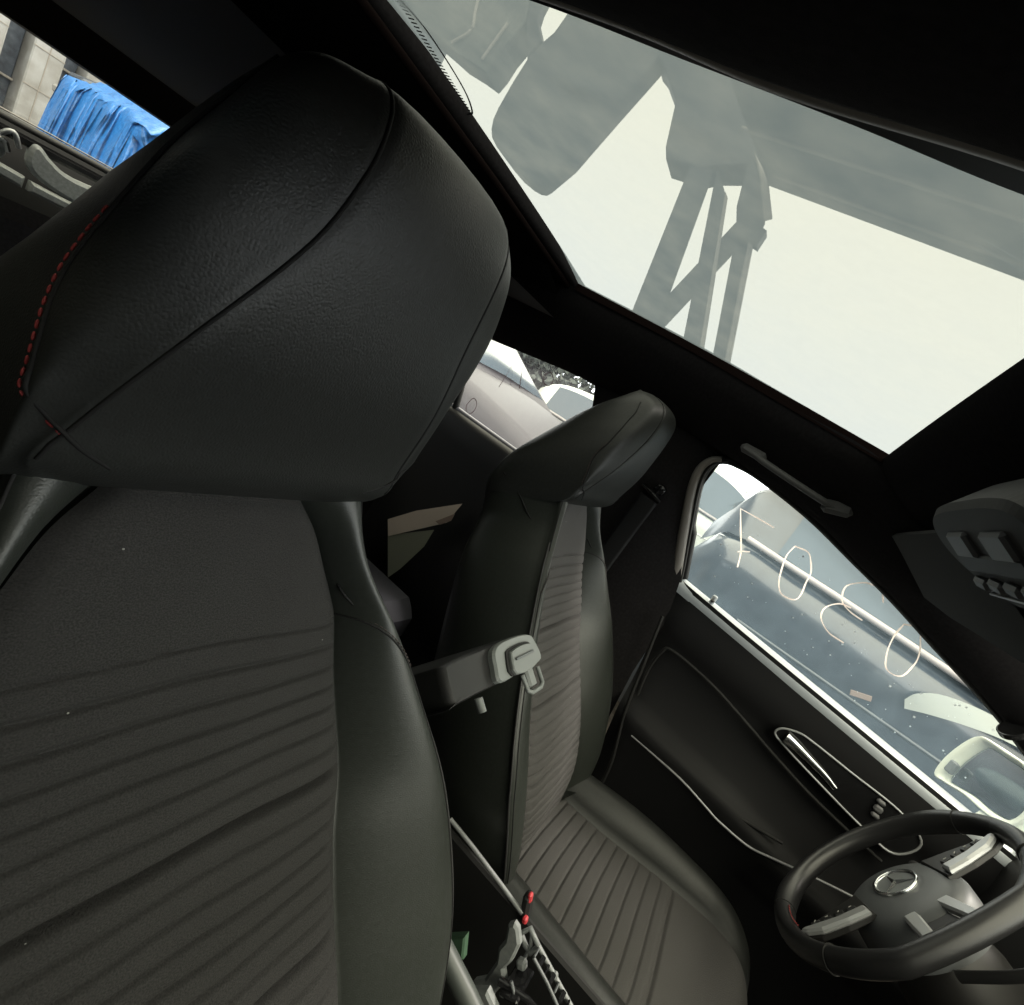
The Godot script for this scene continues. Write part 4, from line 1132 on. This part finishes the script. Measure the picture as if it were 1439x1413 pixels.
func return_bits(c: Node3D) -> void:
	# bare brackets, frame and lever, seen through the missing storage box
	part("bracket", zy_prism([[-0.123, 0.593], [-0.127, 0.601], [-0.134, 0.600], [-0.146, 0.587], [-0.15, 0.563], [-0.148, 0.546], [-0.158, 0.535], [-0.156, 0.510], [-0.162, 0.485], [-0.15, 0.459], [-0.129, 0.472], [-0.130, 0.500], [-0.138, 0.515], [-0.137, 0.545], [-0.130, 0.560], [-0.131, 0.574]], 0.0, 0.012), M.grey_plastic, c, "bare grey metal bracket")
	part("bracket", zy_prism([[-0.125, 0.515], [-0.145, 0.544], [-0.165, 0.536], [-0.150, 0.480], [-0.13, 0.48]], 0.034, 0.014), M.grey_plastic, c)
	var pts := pv([[-0.02, 0.577, -0.141], [-0.02, 0.592, -0.146], [-0.02, 0.584, -0.164], [-0.02, 0.568, -0.162], [-0.02, 0.570, -0.152]])
	part("frame_loop", MB.new().tube(pts, 0.0035, 8, true, 1.0, Vector3.RIGHT).done(), M.grey_plastic, c)
	part("frame_web", MB.new().tube(pv([[-0.02, 0.589, -0.150], [-0.02, 0.574, -0.158], [-0.018, 0.560, -0.160]]), 0.0022, 8).done(), M.grey_plastic, c)
	part("frame_rail", MB.new().tube(pv([[-0.02, 0.584, -0.164], [-0.02, 0.575, -0.191], [-0.02, 0.564, -0.225], [-0.02, 0.552, -0.26]]), 0.0032, 8).done(), M.grey_plastic, c)
	part("frame_rail", MB.new().tube(pv([[0.0, 0.586, -0.166], [0.0, 0.578, -0.191], [0.0, 0.568, -0.214], [0.0, 0.55, -0.25]]), 0.0022, 8).done(), M.mid_plastic, c)
	part("frame_rail", MB.new().tube(pv([[0.02, 0.560, -0.160], [0.02, 0.540, -0.185], [0.02, 0.520, -0.22]]), 0.002, 8).done(), M.mid_plastic, c)
	for q in [[-0.012, 0.556, -0.161, 0.012], [0.0, 0.531, -0.152, 0.009], [-0.02, 0.574, -0.196, 0.008], [-0.02, 0.566, -0.216, 0.007]]:
		part("cable_clip", MB.new().box(Vector3(q[0], q[1], q[2]), Vector3(q[3], q[3], q[3]), q[3] * 0.25, Basis(Vector3.RIGHT, 0.6)).done(), M.grey_plastic, c)
	for k in 9:
		var zz := -0.166 - 0.0095 * k
		part("rail_rung", MB.new().box(Vector3(-0.010, 0.5845 - 0.0026 * k, zz), Vector3(0.016, 0.004, 0.0025 + 0.003 * (k % 2)), 0.001).done(), M.gloss_black if k % 4 else M.mid_plastic, c)
	part("box_lip", MB.new().tube(pv([[0.018, 0.545, -0.15], [0.016, 0.556, -0.185], [0.012, 0.553, -0.23]]), 0.005, 8).done(), M.gloss_black, c)
	part("cross_plate", MB.new().box(Vector3(0.004, 0.548, -0.168), Vector3(0.05, 0.006, 0.024), 0.002, Basis(Vector3.RIGHT, 0.5)).done(), M.gloss_black, c)
	part("brake_lever", MB.new().tube(pv([[0.078, 0.583, -0.050], [0.075, 0.576, -0.071], [0.075, 0.557, -0.129], [0.075, 0.545, -0.16]]), [0.009, 0.0115, 0.0125, 0.0125], 16).done(), M.lever, c, "grey rod of the brake lever")
	part("wiring_plug", zy_prism([[-0.076, 0.556], [-0.093, 0.580], [-0.106, 0.556], [-0.088, 0.539]], 0.045, 0.012, 0.002), M.plug, c, "dull green plug")

# ------------------------------------------------------------------ outside
func make_car(label: String, paint: Material, at: Vector3, yaw: float, tall := 1.0, length := 4.2, hood: Material = null) -> Node3D:
	var t := thing("parked_car", label, "car", at, "cars parked in the yard")
	t.rotation.y = yaw
	var k := length / 4.2
	var TOP := [[-2.1, 0.60], [-2.0, 0.72], [-1.6, 0.86], [-0.95, 0.95], [0.0, 0.97], [1.0, 1.0], [1.7, 1.02], [2.05, 1.0], [2.1, 0.86]]
	var WID := [[-2.1, 0.55], [-2.0, 0.70], [-1.7, 0.83], [-1.0, 0.88], [0.0, 0.89], [1.2, 0.885], [1.8, 0.86], [2.02, 0.80], [2.1, 0.66]]
	var rows := []
	for i in 57:
		var z := lerpf(-2.1, 2.1, i / 56.0)
		var w := tab(WID, z)
		var y1 := tab(TOP, z) * tall
		var half := [[w * 0.90, 0.22], [w * 0.985, 0.36 * tall], [w, 0.55 * tall], [w * 0.992, minf(0.70 * tall, y1 - 0.16)], [w * 1.0, y1 - 0.13], [w * 0.985, y1 - 0.06], [w * 0.95, y1 - 0.015], [w * 0.88, y1], [w * 0.5, y1 + 0.025], [0.0, y1 + 0.035]]
		var row := PackedVector3Array()
		for q in half: row.append(Vector3(q[0], q[1], z * k))
		for j in range(half.size() - 2, -1, -1): row.append(Vector3(-half[j][0], half[j][1], z * k))
		rows.append(row)
	var body := part("body", MB.new().grid(rows).fan(rows[0]).fan(rows[56], true).done(), paint, t)
	if hood:
		var hr := []
		for i in 13:
			var z := lerpf(-2.02, -0.92, i / 12.0)
			var w := tab(WID, z)
			var y1 := tab(TOP, z) * tall
			var row := PackedVector3Array()
			for c in [[0.989, -0.058], [0.956, -0.010], [0.88, 0.006], [0.5, 0.031], [0.0, 0.041], [-0.5, 0.031], [-0.88, 0.006], [-0.956, -0.010], [-0.989, -0.058]]: row.append(Vector3(w * c[0], y1 + c[1], z * k))
			hr.append(row)
		part("bonnet", MB.new().grid(hr).done(), hood, t, "white bonnet on a dark car")
	# cabin
	var RF := [[-0.95, 0.95], [-0.75, 1.06], [-0.2, 1.36], [0.1, 1.425], [0.7, 1.44], [1.3, 1.42], [1.78, 1.36], [2.0, 1.22], [2.09, 1.0]]
	rows = []
	for i in 41:
		var z := lerpf(-0.95, 2.08, i / 40.0)
		var y1 := tab(RF, z) * tall
		var y0 := (tab(TOP, z) + 0.005) * tall
		var w := tab(WID, z)
		var top_w := w - 0.06 - 0.36 * (y1 - y0)
		var row := PackedVector3Array()
		for q in [[w - 0.05, y0], [lerpf(w - 0.05, top_w, 0.8), lerpf(y0, y1, 0.86)], [top_w - 0.04, lerpf(y0, y1, 0.975)], [top_w * 0.6, y1 + 0.01], [0.0, y1 + 0.02]]: row.append(Vector3(q[0], q[1], z * k))
		for j in range(3, -1, -1): row.append(Vector3(-row[j].x, row[j].y, row[j].z))
		rows.append(row)
	part("cabin", MB.new().grid(rows).done(), paint, t)
	# panes, each a little proud of the cabin
	for sg in [-1.0, 1.0]:
		for zz in [[-0.55, 0.14], [0.22, 0.98], [1.04, 1.82]]:
			var a := []
			for i in 9:
				var z := lerpf(zz[0], zz[1], i / 8.0)
				var y1 := tab(RF, z) * tall
				var y0 := (tab(TOP, z) + 0.005) * tall
				var w := tab(WID, z)
				var tw := w - 0.06 - 0.36 * (y1 - y0)
				a.append(PackedVector3Array([Vector3(sg * (w - 0.05 + 0.006), y0 + 0.02, z * k), Vector3(sg * (lerpf(w - 0.05, tw, 0.8) + 0.006), lerpf(y0, y1, 0.84), z * k)]))
			part("side_window", MB.new().grid(a, false, sg > 0).done(), M.car_glass, t)
		var belt := PackedVector3Array()
		for i in 15:
			var z := lerpf(-0.62, 1.93, i / 14.0)
			belt.append(Vector3(sg * (tab(WID, z) - 0.035), (tab(TOP, z) + 0.012) * tall, z * k))
		part("belt_moulding", MB.new().tube(belt, 0.012, 8).done(), M.moulding, t, "pale moulding under the side windows")
		var crease := PackedVector3Array()
		for i in 15:
			var z := lerpf(-1.5, 1.8, i / 14.0)
			crease.append(Vector3(sg * (tab(WID, z) * 0.994), minf(0.78, tab(TOP, z) - 0.1) * tall, z * k))
		part("door_crease", MB.new().tube(crease, 0.007, 6).done(), paint, t)
		for z in [-1.28, 1.28]:
			var wt := Transform3D(Basis(Vector3.UP, sg * PI / 2), Vector3(sg * 0.80, 0.33, z * k))
			var ty := part("wheel", MB.new().lathe(p2([[0.2, 0.09], [0.29, 0.10], [0.325, 0.085], [0.33, 0.0], [0.325, -0.09], [0.2, -0.1]]), wt, 32).done(), M.rubber, t)
			part("rim", MB.new().lathe(p2([[0.205, 0.095], [0.19, 0.08], [0.07, 0.07], [0.05, 0.085], [0.0, 0.085]]), wt, 24).done(), M.silver, ty)
			part("wheel_arch", MB.new().lathe(p2([[0.36, 0.093], [0.345, 0.097], [0.2, 0.05]]), wt, 32).done(), M.rubber, t)
		part("tail_lamp", blob(Vector3(sg * 0.705, 0.66 * tall, 2.0 * k), Vector3(0.075, 0.07, 0.09)), M.red_lamp, t)
		part("headlamp", blob(Vector3(sg * 0.66, 0.655 * tall, -1.86 * k), Vector3(0.15, 0.075, 0.17)), M.teal, t)
	part("windscreen", MB.new().grid([pv([[-0.74, 1.00 * tall, -0.86 * k], [0, 1.02 * tall, -0.90 * k], [0.74, 1.00 * tall, -0.86 * k]]), pv([[-0.60, 1.35 * tall, -0.235 * k], [0, 1.375 * tall, -0.25 * k], [0.60, 1.35 * tall, -0.235 * k]])]).done(), M.car_glass, t)
	part("rear_window", MB.new().grid([pv([[-0.62, 1.10 * tall, 2.07 * k], [0, 1.11 * tall, 2.10 * k], [0.62, 1.10 * tall, 2.07 * k]]), pv([[-0.52, 1.32 * tall, 1.90 * k], [0, 1.34 * tall, 1.93 * k], [0.52, 1.32 * tall, 1.90 * k]])]).done(), M.car_glass, t)
	part("bumper", MB.new().box(Vector3(0, 0.42, 2.08 * k), Vector3(1.5, 0.12, 0.08), 0.03).done(), M.rubber, body)
	return t

func blob(c: Vector3, r: Vector3) -> ArrayMesh:
	var rows := []
	for i in 13:
		var a := PI * i / 12.0
		var ring := PackedVector3Array()
		for j in 20:
			var b := TAU * j / 20.0
			ring.append(c + r * Vector3(sin(a) * cos(b), cos(a), sin(a) * sin(b)))
		rows.append(ring)
	return MB.new().grid(rows, true).done()

func make_yard() -> void:
	# row beside the driver's door
	var near := make_car("dusty navy hatchback close beside the driver's window with a pale belt line", M.navy, Vector3(-2.38, 0, -2.02), 0.0, 1.04, 4.3)
	part("painted_flank_reflection", MB.new().grid([smooth(pv([[0.90, 0.89, 1.31], [0.905, 0.92, 1.25], [0.905, 0.955, 1.16], [0.905, 0.982, 1.05], [0.905, 0.985, 0.85], [0.90, 0.985, 0.6]]), 4), smooth(pv([[0.90, 0.915, 1.325], [0.905, 0.955, 1.31], [0.90, 0.995, 1.25], [0.89, 1.022, 1.12], [0.885, 1.03, 0.90], [0.885, 1.03, 0.6]]), 4)]).done(), M.sky_sheen, near, "painted pale sky reflection on the car's flank")  # pale strip painted on for the sky reflected in the navy paint
	part("paper_scrap", MB.new().box(Vector3(0.905, 0.846, 1.42), Vector3(0.004, 0.018, 0.06), 0.001, Basis(Vector3.RIGHT, 0.35)).done(), M.paper_shade, near)
	make_car("dark grey car nose up behind the navy hatchback, outside the rear door", M.car_grey, Vector3(-2.46, 0, 2.72), 0.0, 1.10, 4.4)
	make_car("pale car in the second row beyond the rear door window", M.car_white, Vector3(-5.3, 0, 4.6), 0.5, 1.0, 4.3)
	make_car("second pale car farther along the second row, its flank to the yard", M.car_white, Vector3(-5.4, 0, 0.6), 0.1, 1.0, 4.3)
	make_car("added tall black car, out of view on the passenger side to block light", M.car_black, Vector3(1.76, 0, -0.4), 0.0, 1.35, 4.6)  # unseen car added to keep daylight off the near seat
	# blue tarpaulin over a heap behind the car
	var rows := []
	var f := FastNoiseLite.new()
	f.seed = 21
	f.frequency = 0.9
	f.fractal_octaves = 4
	for i in 81:
		var row := PackedVector3Array()
		for j in 81:
			var u := i / 80.0
			var w := j / 80.0
			var x := lerpf(-3.4, -1.30, w)
			var z := lerpf(4.6, 6.2, u)
			var y := 1.86 * (smoothstep(0.0, 0.16, u) - 0.0) * (0.72 + 0.28 * smoothstep(1.0, 0.45, w))
			y *= smoothstep(1.0, 0.93, w)
			var c := absf(f.get_noise_3d(x * 3.6 + y * 1.7, y * 3.4 - x * 1.2, z * 2.6)) * 1.25
			row.append(Vector3(x + 0.12 * c, y - 0.12 * c, z - 0.35 * c + 0.1 * f.get_noise_2d(x * 5, y * 5)))
		rows.append(row)
	tag(part("tarpaulin", MB.new().grid(rows).done(), M.tarp, self), "creased blue tarpaulin over a heap behind the rear screen", "tarpaulin")
	# building behind
	var b := thing("building", "tan building with broad piers and dark glazed bays behind the yard", "building", Vector3(0, 0, 13))
	part("wall", MB.new().box(Vector3(0, 4, 1.0), Vector3(22, 8, 0.4), 0.02).done(), M.bay_dark, b)
	for i in 9:
		var x := -5.7 + 0.74 * i
		var p := part("pier", MB.new().box(Vector3(x, 4, 0.55), Vector3(0.42, 8, 0.5), 0.02).done(), M.concrete, b)
		part("pier_joint", MB.new().box(Vector3(x, 4, 0.298), Vector3(0.014, 8, 0.012), 0.002).done(), M.joint, p)
		for j in 7:
			part("course_joint", MB.new().box(Vector3(x, 0.5 + j * 0.62, 0.298), Vector3(0.42, 0.014, 0.014), 0.002).done(), M.joint, p)
		part("bay_window", MB.new().box(Vector3(x + 0.37, 4, 0.78), Vector3(0.31, 7.6, 0.04), 0.01).done(), M.bay_dark, b)
		part("bay_sill", MB.new().box(Vector3(x + 0.37, 1.05 + 0.31 * (i % 3), 0.70), Vector3(0.31, 0.04, 0.1), 0.01).done(), M.frame_grey, b)
	part("canopy_bracket", MB.new().box(Vector3(-3.75, 1.62, -2.0), Vector3(1.3, 0.28, 0.5), 0.03, Basis(Vector3(0, 0, 1), -0.25)).done(), M.bay_dark, b)
	part("canopy_bracket", MB.new().box(Vector3(-3.6, 1.42, -2.3), Vector3(1.5, 0.10, 0.4), 0.02, Basis(Vector3(0, 0, 1), -0.2)).done(), M.concrete, b)
	# steel gantry over the next row
	var g := thing("gantry", "dark steel gantry with braced legs and a wide roof sheet above the yard", "gantry")
	var pr := func(called: String, yz: Array, depth: float, x: float, m: Material, label := "") -> MeshInstance3D:
		var q := PackedVector2Array()
		for p in yz: q.append(Vector2(p[1], p[0]))
		return part(called, MB.new().prism(q, depth, Transform3D(Basis(Vector3(0, 0, 1), Vector3(0, 1, 0), Vector3(-1, 0, 0)), Vector3(x - depth * 0.5, 0, 0)), minf(0.02, depth * 0.2)).done(), m, g, label)
	pr.call("leg", [[2.0, 3.067], [4.948, 3.627], [4.973, 3.27], [2.0, 2.57]], 0.06, -7.0, M.steel)
	pr.call("leg", [[2.0, 2.0], [5.055, 3.265], [4.76, 2.95], [2.0, 1.70]], 0.06, -7.02, M.steel)
	pr.call("leg", [[2.0, 1.52], [4.453, 2.56], [4.30, 2.30], [2.0, 1.34]], 0.06, -7.04, M.steel)
	pr.call("leg", [[2.0, 1.695], [4.76, 2.945], [4.70, 2.87], [2.0, 1.62]], 0.04, -6.97, M.steel_pale)
	pr.call("leg", [[2.0, 1.335], [4.30, 2.295], [4.26, 2.20], [2.0, 1.25]], 0.04, -6.98, M.steel_pale)
	pr.call("brace", [[2.842, 3.014], [4.50, 2.62], [4.36, 2.36], [2.70, 2.74]], 0.05, -7.1, M.steel)
	pr.call("gusset", [[4.62, 2.68], [5.30, 2.92], [5.0, 2.50], [4.55, 2.22], [4.28, 2.18], [4.25, 2.45]], 0.06, -6.95, M.steel)
	pr.call("gusset", [[5.30, 2.86], [5.05, 2.50], [4.62, 2.16], [4.56, 2.24], [5.0, 2.58]], 0.08, -6.90, M.steel_pale)
	pr.call("bolt_plate", [[4.47, 2.22], [4.45, 2.13], [4.24, 2.13], [4.26, 2.24]], 0.22, -6.9, M.steel)
	pr.call("head_block", [[4.93, 4.02], [5.09, 4.13], [5.71, 4.366], [6.12, 4.86], [6.20, 5.02], [6.9, 5.2], [6.9, 2.2], [5.3, 2.45], [5.05, 3.26], [4.94, 3.45]], 0.5, -7.0, M.steel)
	pr.call("stacked_panel", [[5.742, 7.251], [5.312, 7.311], [4.879, 7.343], [4.68, 7.33], [4.527, 7.269], [4.40, 7.17], [4.291, 6.989], [4.15, 6.66], [4.041, 6.359], [3.975, 6.08], [3.959, 5.91], [3.98, 5.80], [4.048, 5.742], [4.472, 5.511], [5.335, 5.256], [6.156, 5.001], [7.0, 4.9], [7.0, 6.2], [6.66, 6.9], [6.2, 7.0], [6.05, 7.10]], 0.35, -7.0, M.steel, "round-ended dark steel panel hanging from the gantry")
	pr.call("hanging_link", [[6.04, 7.16], [5.72, 7.26], [6.25, 7.65], [6.9, 7.9], [6.9, 7.5], [6.5, 7.50], [6.33, 7.46]], 0.2, -7.0, M.steel)
	pr.call("stacked_panel", [[6.104, 10.824], [5.756, 9.766], [5.60, 9.2], [5.488, 8.817], [5.40, 8.3], [5.321, 7.936], [5.52, 7.86], [5.808, 7.815], [6.25, 7.66], [6.9, 7.9], [7.2, 10.9]], 0.5, -7.0, M.panel_grey, "grey body panel hung behind the round-ended one")
	for q in [[[5.50, 8.15], [5.85, 8.06], [6.15, 7.98]], [[5.62, 9.0], [5.9, 8.7], [6.2, 8.8], [6.5, 8.9]]]:
		var c := PackedVector3Array()
		for p in q: c.append(Vector3(-6.985, p[0], p[1]))
		part("pressed_rib", MB.new().tube(smooth(c, 5), 0.03, 8).done(), M.steel_pale, g)
	# roof sheet of the gantry
	part("roof_sheet", MB.new().prism(p2([[-7.0, 2.46], [-7.23, -0.55], [-7.6, -5.5], [-4.4, -5.5], [-4.4, 3.05], [-5.5, 2.85]]), 0.16, Transform3D(Basis(Vector3(1, 0, 0), Vector3(0, 0, 1), Vector3(0, -1, 0)), Vector3(0, 5.082, 0)), 0.01).done(), M.steel, g)
	for q in [[[-6.72, 5.0, 2.4], [-7.0, 5.0, -1.6]], [[-6.0, 5.0, 2.8], [-6.3, 5.0, -2.5]]]:
		part("roof_batten", MB.new().tube(pv(q), 0.025, 6).done(), M.steel_pale, g)
	for z in [-4.5]:
		part("post", MB.new().box(Vector3(-7.4, 2.5, z - 0.0), Vector3(0.2, 5.0, 0.2), 0.01).done(), M.steel, g)
	# trees along the far edge of the yard
	var rng := RandomNumberGenerator.new()
	rng.seed = 8
	var spots := [[-11.0, 6.6, 2.4, "broad"], [-10.0, 9.2, 2.2, "narrow"], [-12.0, 3.6, 2.6, "tall"]]
	for s in spots:
		var tr := thing("tree", "%s dark green tree at the far edge of the yard" % s[3], "tree", Vector3(s[0], 0, s[1]), "trees along the yard edge")
		part("trunk", MB.new().tube(pv([[0, 0, 0], [0.05, 1.0, 0.0], [-0.05, 2.2, 0.05]]), [0.16, 0.12, 0.06], 10).done(), M.joint, tr)
		var mb := MB.new()
		for i in 6000:
			var dir := Vector3(rng.randfn(), rng.randfn() * 0.8, rng.randfn()).normalized()
			var p: Vector3 = dir * pow(rng.randf(), 0.5) * 1.7 * (0.8 + 0.35 * sin(dir.x * 5 + dir.y * 7))
			p.y = p.y * 0.7 + s[2] * 0.6
			var a := Vector3(rng.randfn(), rng.randfn(), rng.randfn()).normalized() * 0.11
			var c := a.cross(Vector3(rng.randfn(), rng.randfn(), rng.randfn())).normalized() * 0.06
			mb.quad(p - a, p + c, p + a, p - c)
		var cr := part("crown", mb.done(), M.leaf, tr)
		cr.set_meta("kind", "stuff")

func more_materials() -> void:
	M.wheel_leather = tri_map(mat(lin(0.014, 0.014, 0.015), 0.34), 0.03, M.leather.normal_texture, 0.7)
	M.hub = tri_map(mat(lin(0.075, 0.08, 0.085), 0.45), 0.05, M.plastic.normal_texture, 0.25)
	M.emboss = mat(lin(0.02, 0.02, 0.02), 0.7)
	M.sky_sheen = mat(lin(0.33, 0.36, 0.35), 0.5)  # sky highlight on dark paint, as a flat pale colour
	M.reflection_line = mat(lin(0.3, 0.34, 0.38), 0.8)
	M.reflection_line.backlight_enabled = true
	M.reflection_line.backlight = Color(0.30, 0.31, 0.32)
	M.lip = mat(lin(0.30, 0.28, 0.26), 0.5)  # light from below put into the lip's own colour
	M.sun_frame = mat(lin(0.008, 0.005, 0.0045), 0.9, 0.0, 0.1)
	M.frit = mat(lin(0.05, 0.055, 0.06), 0.7)
	M.pad = tri_map(mat(lin(0.012, 0.012, 0.012), 0.5), 0.042, M.leather.normal_texture, 0.5)
	M.door = tri_map(mat(lin(0.015, 0.015, 0.016), 0.55, 0.0, 0.3), 0.06, M.leather.normal_texture, 0.3)
	M.mid_switch = mat(lin(0.12, 0.12, 0.125), 0.4)
	M.rear_sill = mat(lin(0.16, 0.16, 0.19), 0.3)
	M.marker_faint = mat(lin(0.05, 0.044, 0.047), 0.8)
	M.marker_faint.backlight_enabled = true
	M.marker_faint.backlight = Color(0.32, 0.27, 0.29)
	M.handle = mat(lin(0.12, 0.12, 0.12), 0.5)
	M.strap = mat(lin(0.010, 0.010, 0.011), 0.6)
	M.bench = mat(lin(0.075, 0.075, 0.095), 0.7)
	M.lever = mat(lin(0.075, 0.085, 0.08), 0.45)
	M.plug = mat(lin(0.05, 0.10, 0.06), 0.6)
	M.moulding = mat(lin(0.36, 0.34, 0.35), 0.4)
	M.car_black = mat(lin(0.02, 0.02, 0.022), 0.3)
	M.panel_grey = tri_map(mat(lin(0.13, 0.14, 0.13), 0.6), 1.0, null, 1.0, M.steel.albedo_texture)

func _ready() -> void:
	# camera
	var cam := Camera3D.new()
	cam.name = "camera"
	var right := Vector3(-0.4445576, 0.5063630, -0.7388945)
	var up := Vector3(0.0519715, 0.8380801, 0.5430660)
	var back := Vector3(0.8942413, 0.2030227, -0.3988914)
	cam.transform = Transform3D(Basis(right, up, back).orthonormalized(), Vector3(0.589055, 1.144886, -0.102921))
	cam.fov = 87.444
	cam.near = 0.01
	cam.far = 400.0
	add_child(cam)
	# sky: a bright even overcast
	var env := Environment.new()
	env.background_mode = Environment.BG_SKY
	var sm := ProceduralSkyMaterial.new()
	sm.sky_top_color = Color(1.0, 0.985, 0.88)
	sm.sky_horizon_color = Color(0.90, 0.94, 0.97)
	sm.sky_curve = 0.2
	sm.ground_bottom_color = Color(0.30, 0.28, 0.26)
	sm.ground_horizon_color = Color(0.55, 0.56, 0.56)
	sm.sky_energy_multiplier = 1.56
	sm.sun_angle_max = 1.0
	var sky := Sky.new()
	sky.sky_material = sm
	env.sky = sky
	env.tonemap_mode = Environment.TONE_MAPPER_LINEAR
	env.tonemap_exposure = 1.9
	env.sdfgi_enabled = true
	env.ssao_enabled = true
	env.ssil_enabled = true
	var we := WorldEnvironment.new()
	we.name = "world_environment"
	we.environment = env
	add_child(we)
	# veiled sun, high on the driver's front side
	var sun := DirectionalLight3D.new()
	sun.name = "sun"
	sun.light_energy = 0.5
	sun.light_color = Color(1.0, 0.97, 0.92)
	sun.light_angular_distance = 14.0
	sun.shadow_enabled = true
	sun.transform = Transform3D.IDENTITY.looking_at(Vector3(0.45, -0.8, 0.55), Vector3.UP)
	add_child(sun)
	make_materials()
	more_materials()
	# ground
	struct("ground", MB.new().grid([pv([[-150, 0, -150], [150, 0, -150]]), pv([[-150, 0, 150], [150, 0, 150]])]).done(), M.ground)
	make_shell()
	make_driver_door()
	make_rear_door()
	make_seat("near passenger seat, its black headrest filling the upper left of the cabin", Vector3(0.37, 0.498, -0.0666), 0.4496, M.fabric, M.red_thread, "red_stitching")
	make_seat("driver's seat beyond the armrest, facing the steering wheel", Vector3(-0.37, 0.500, -0.011), 0.4087, M.fabric_pale, M.dull_thread, "stitching")
	make_wheel()
	make_fittings()
	make_yard()
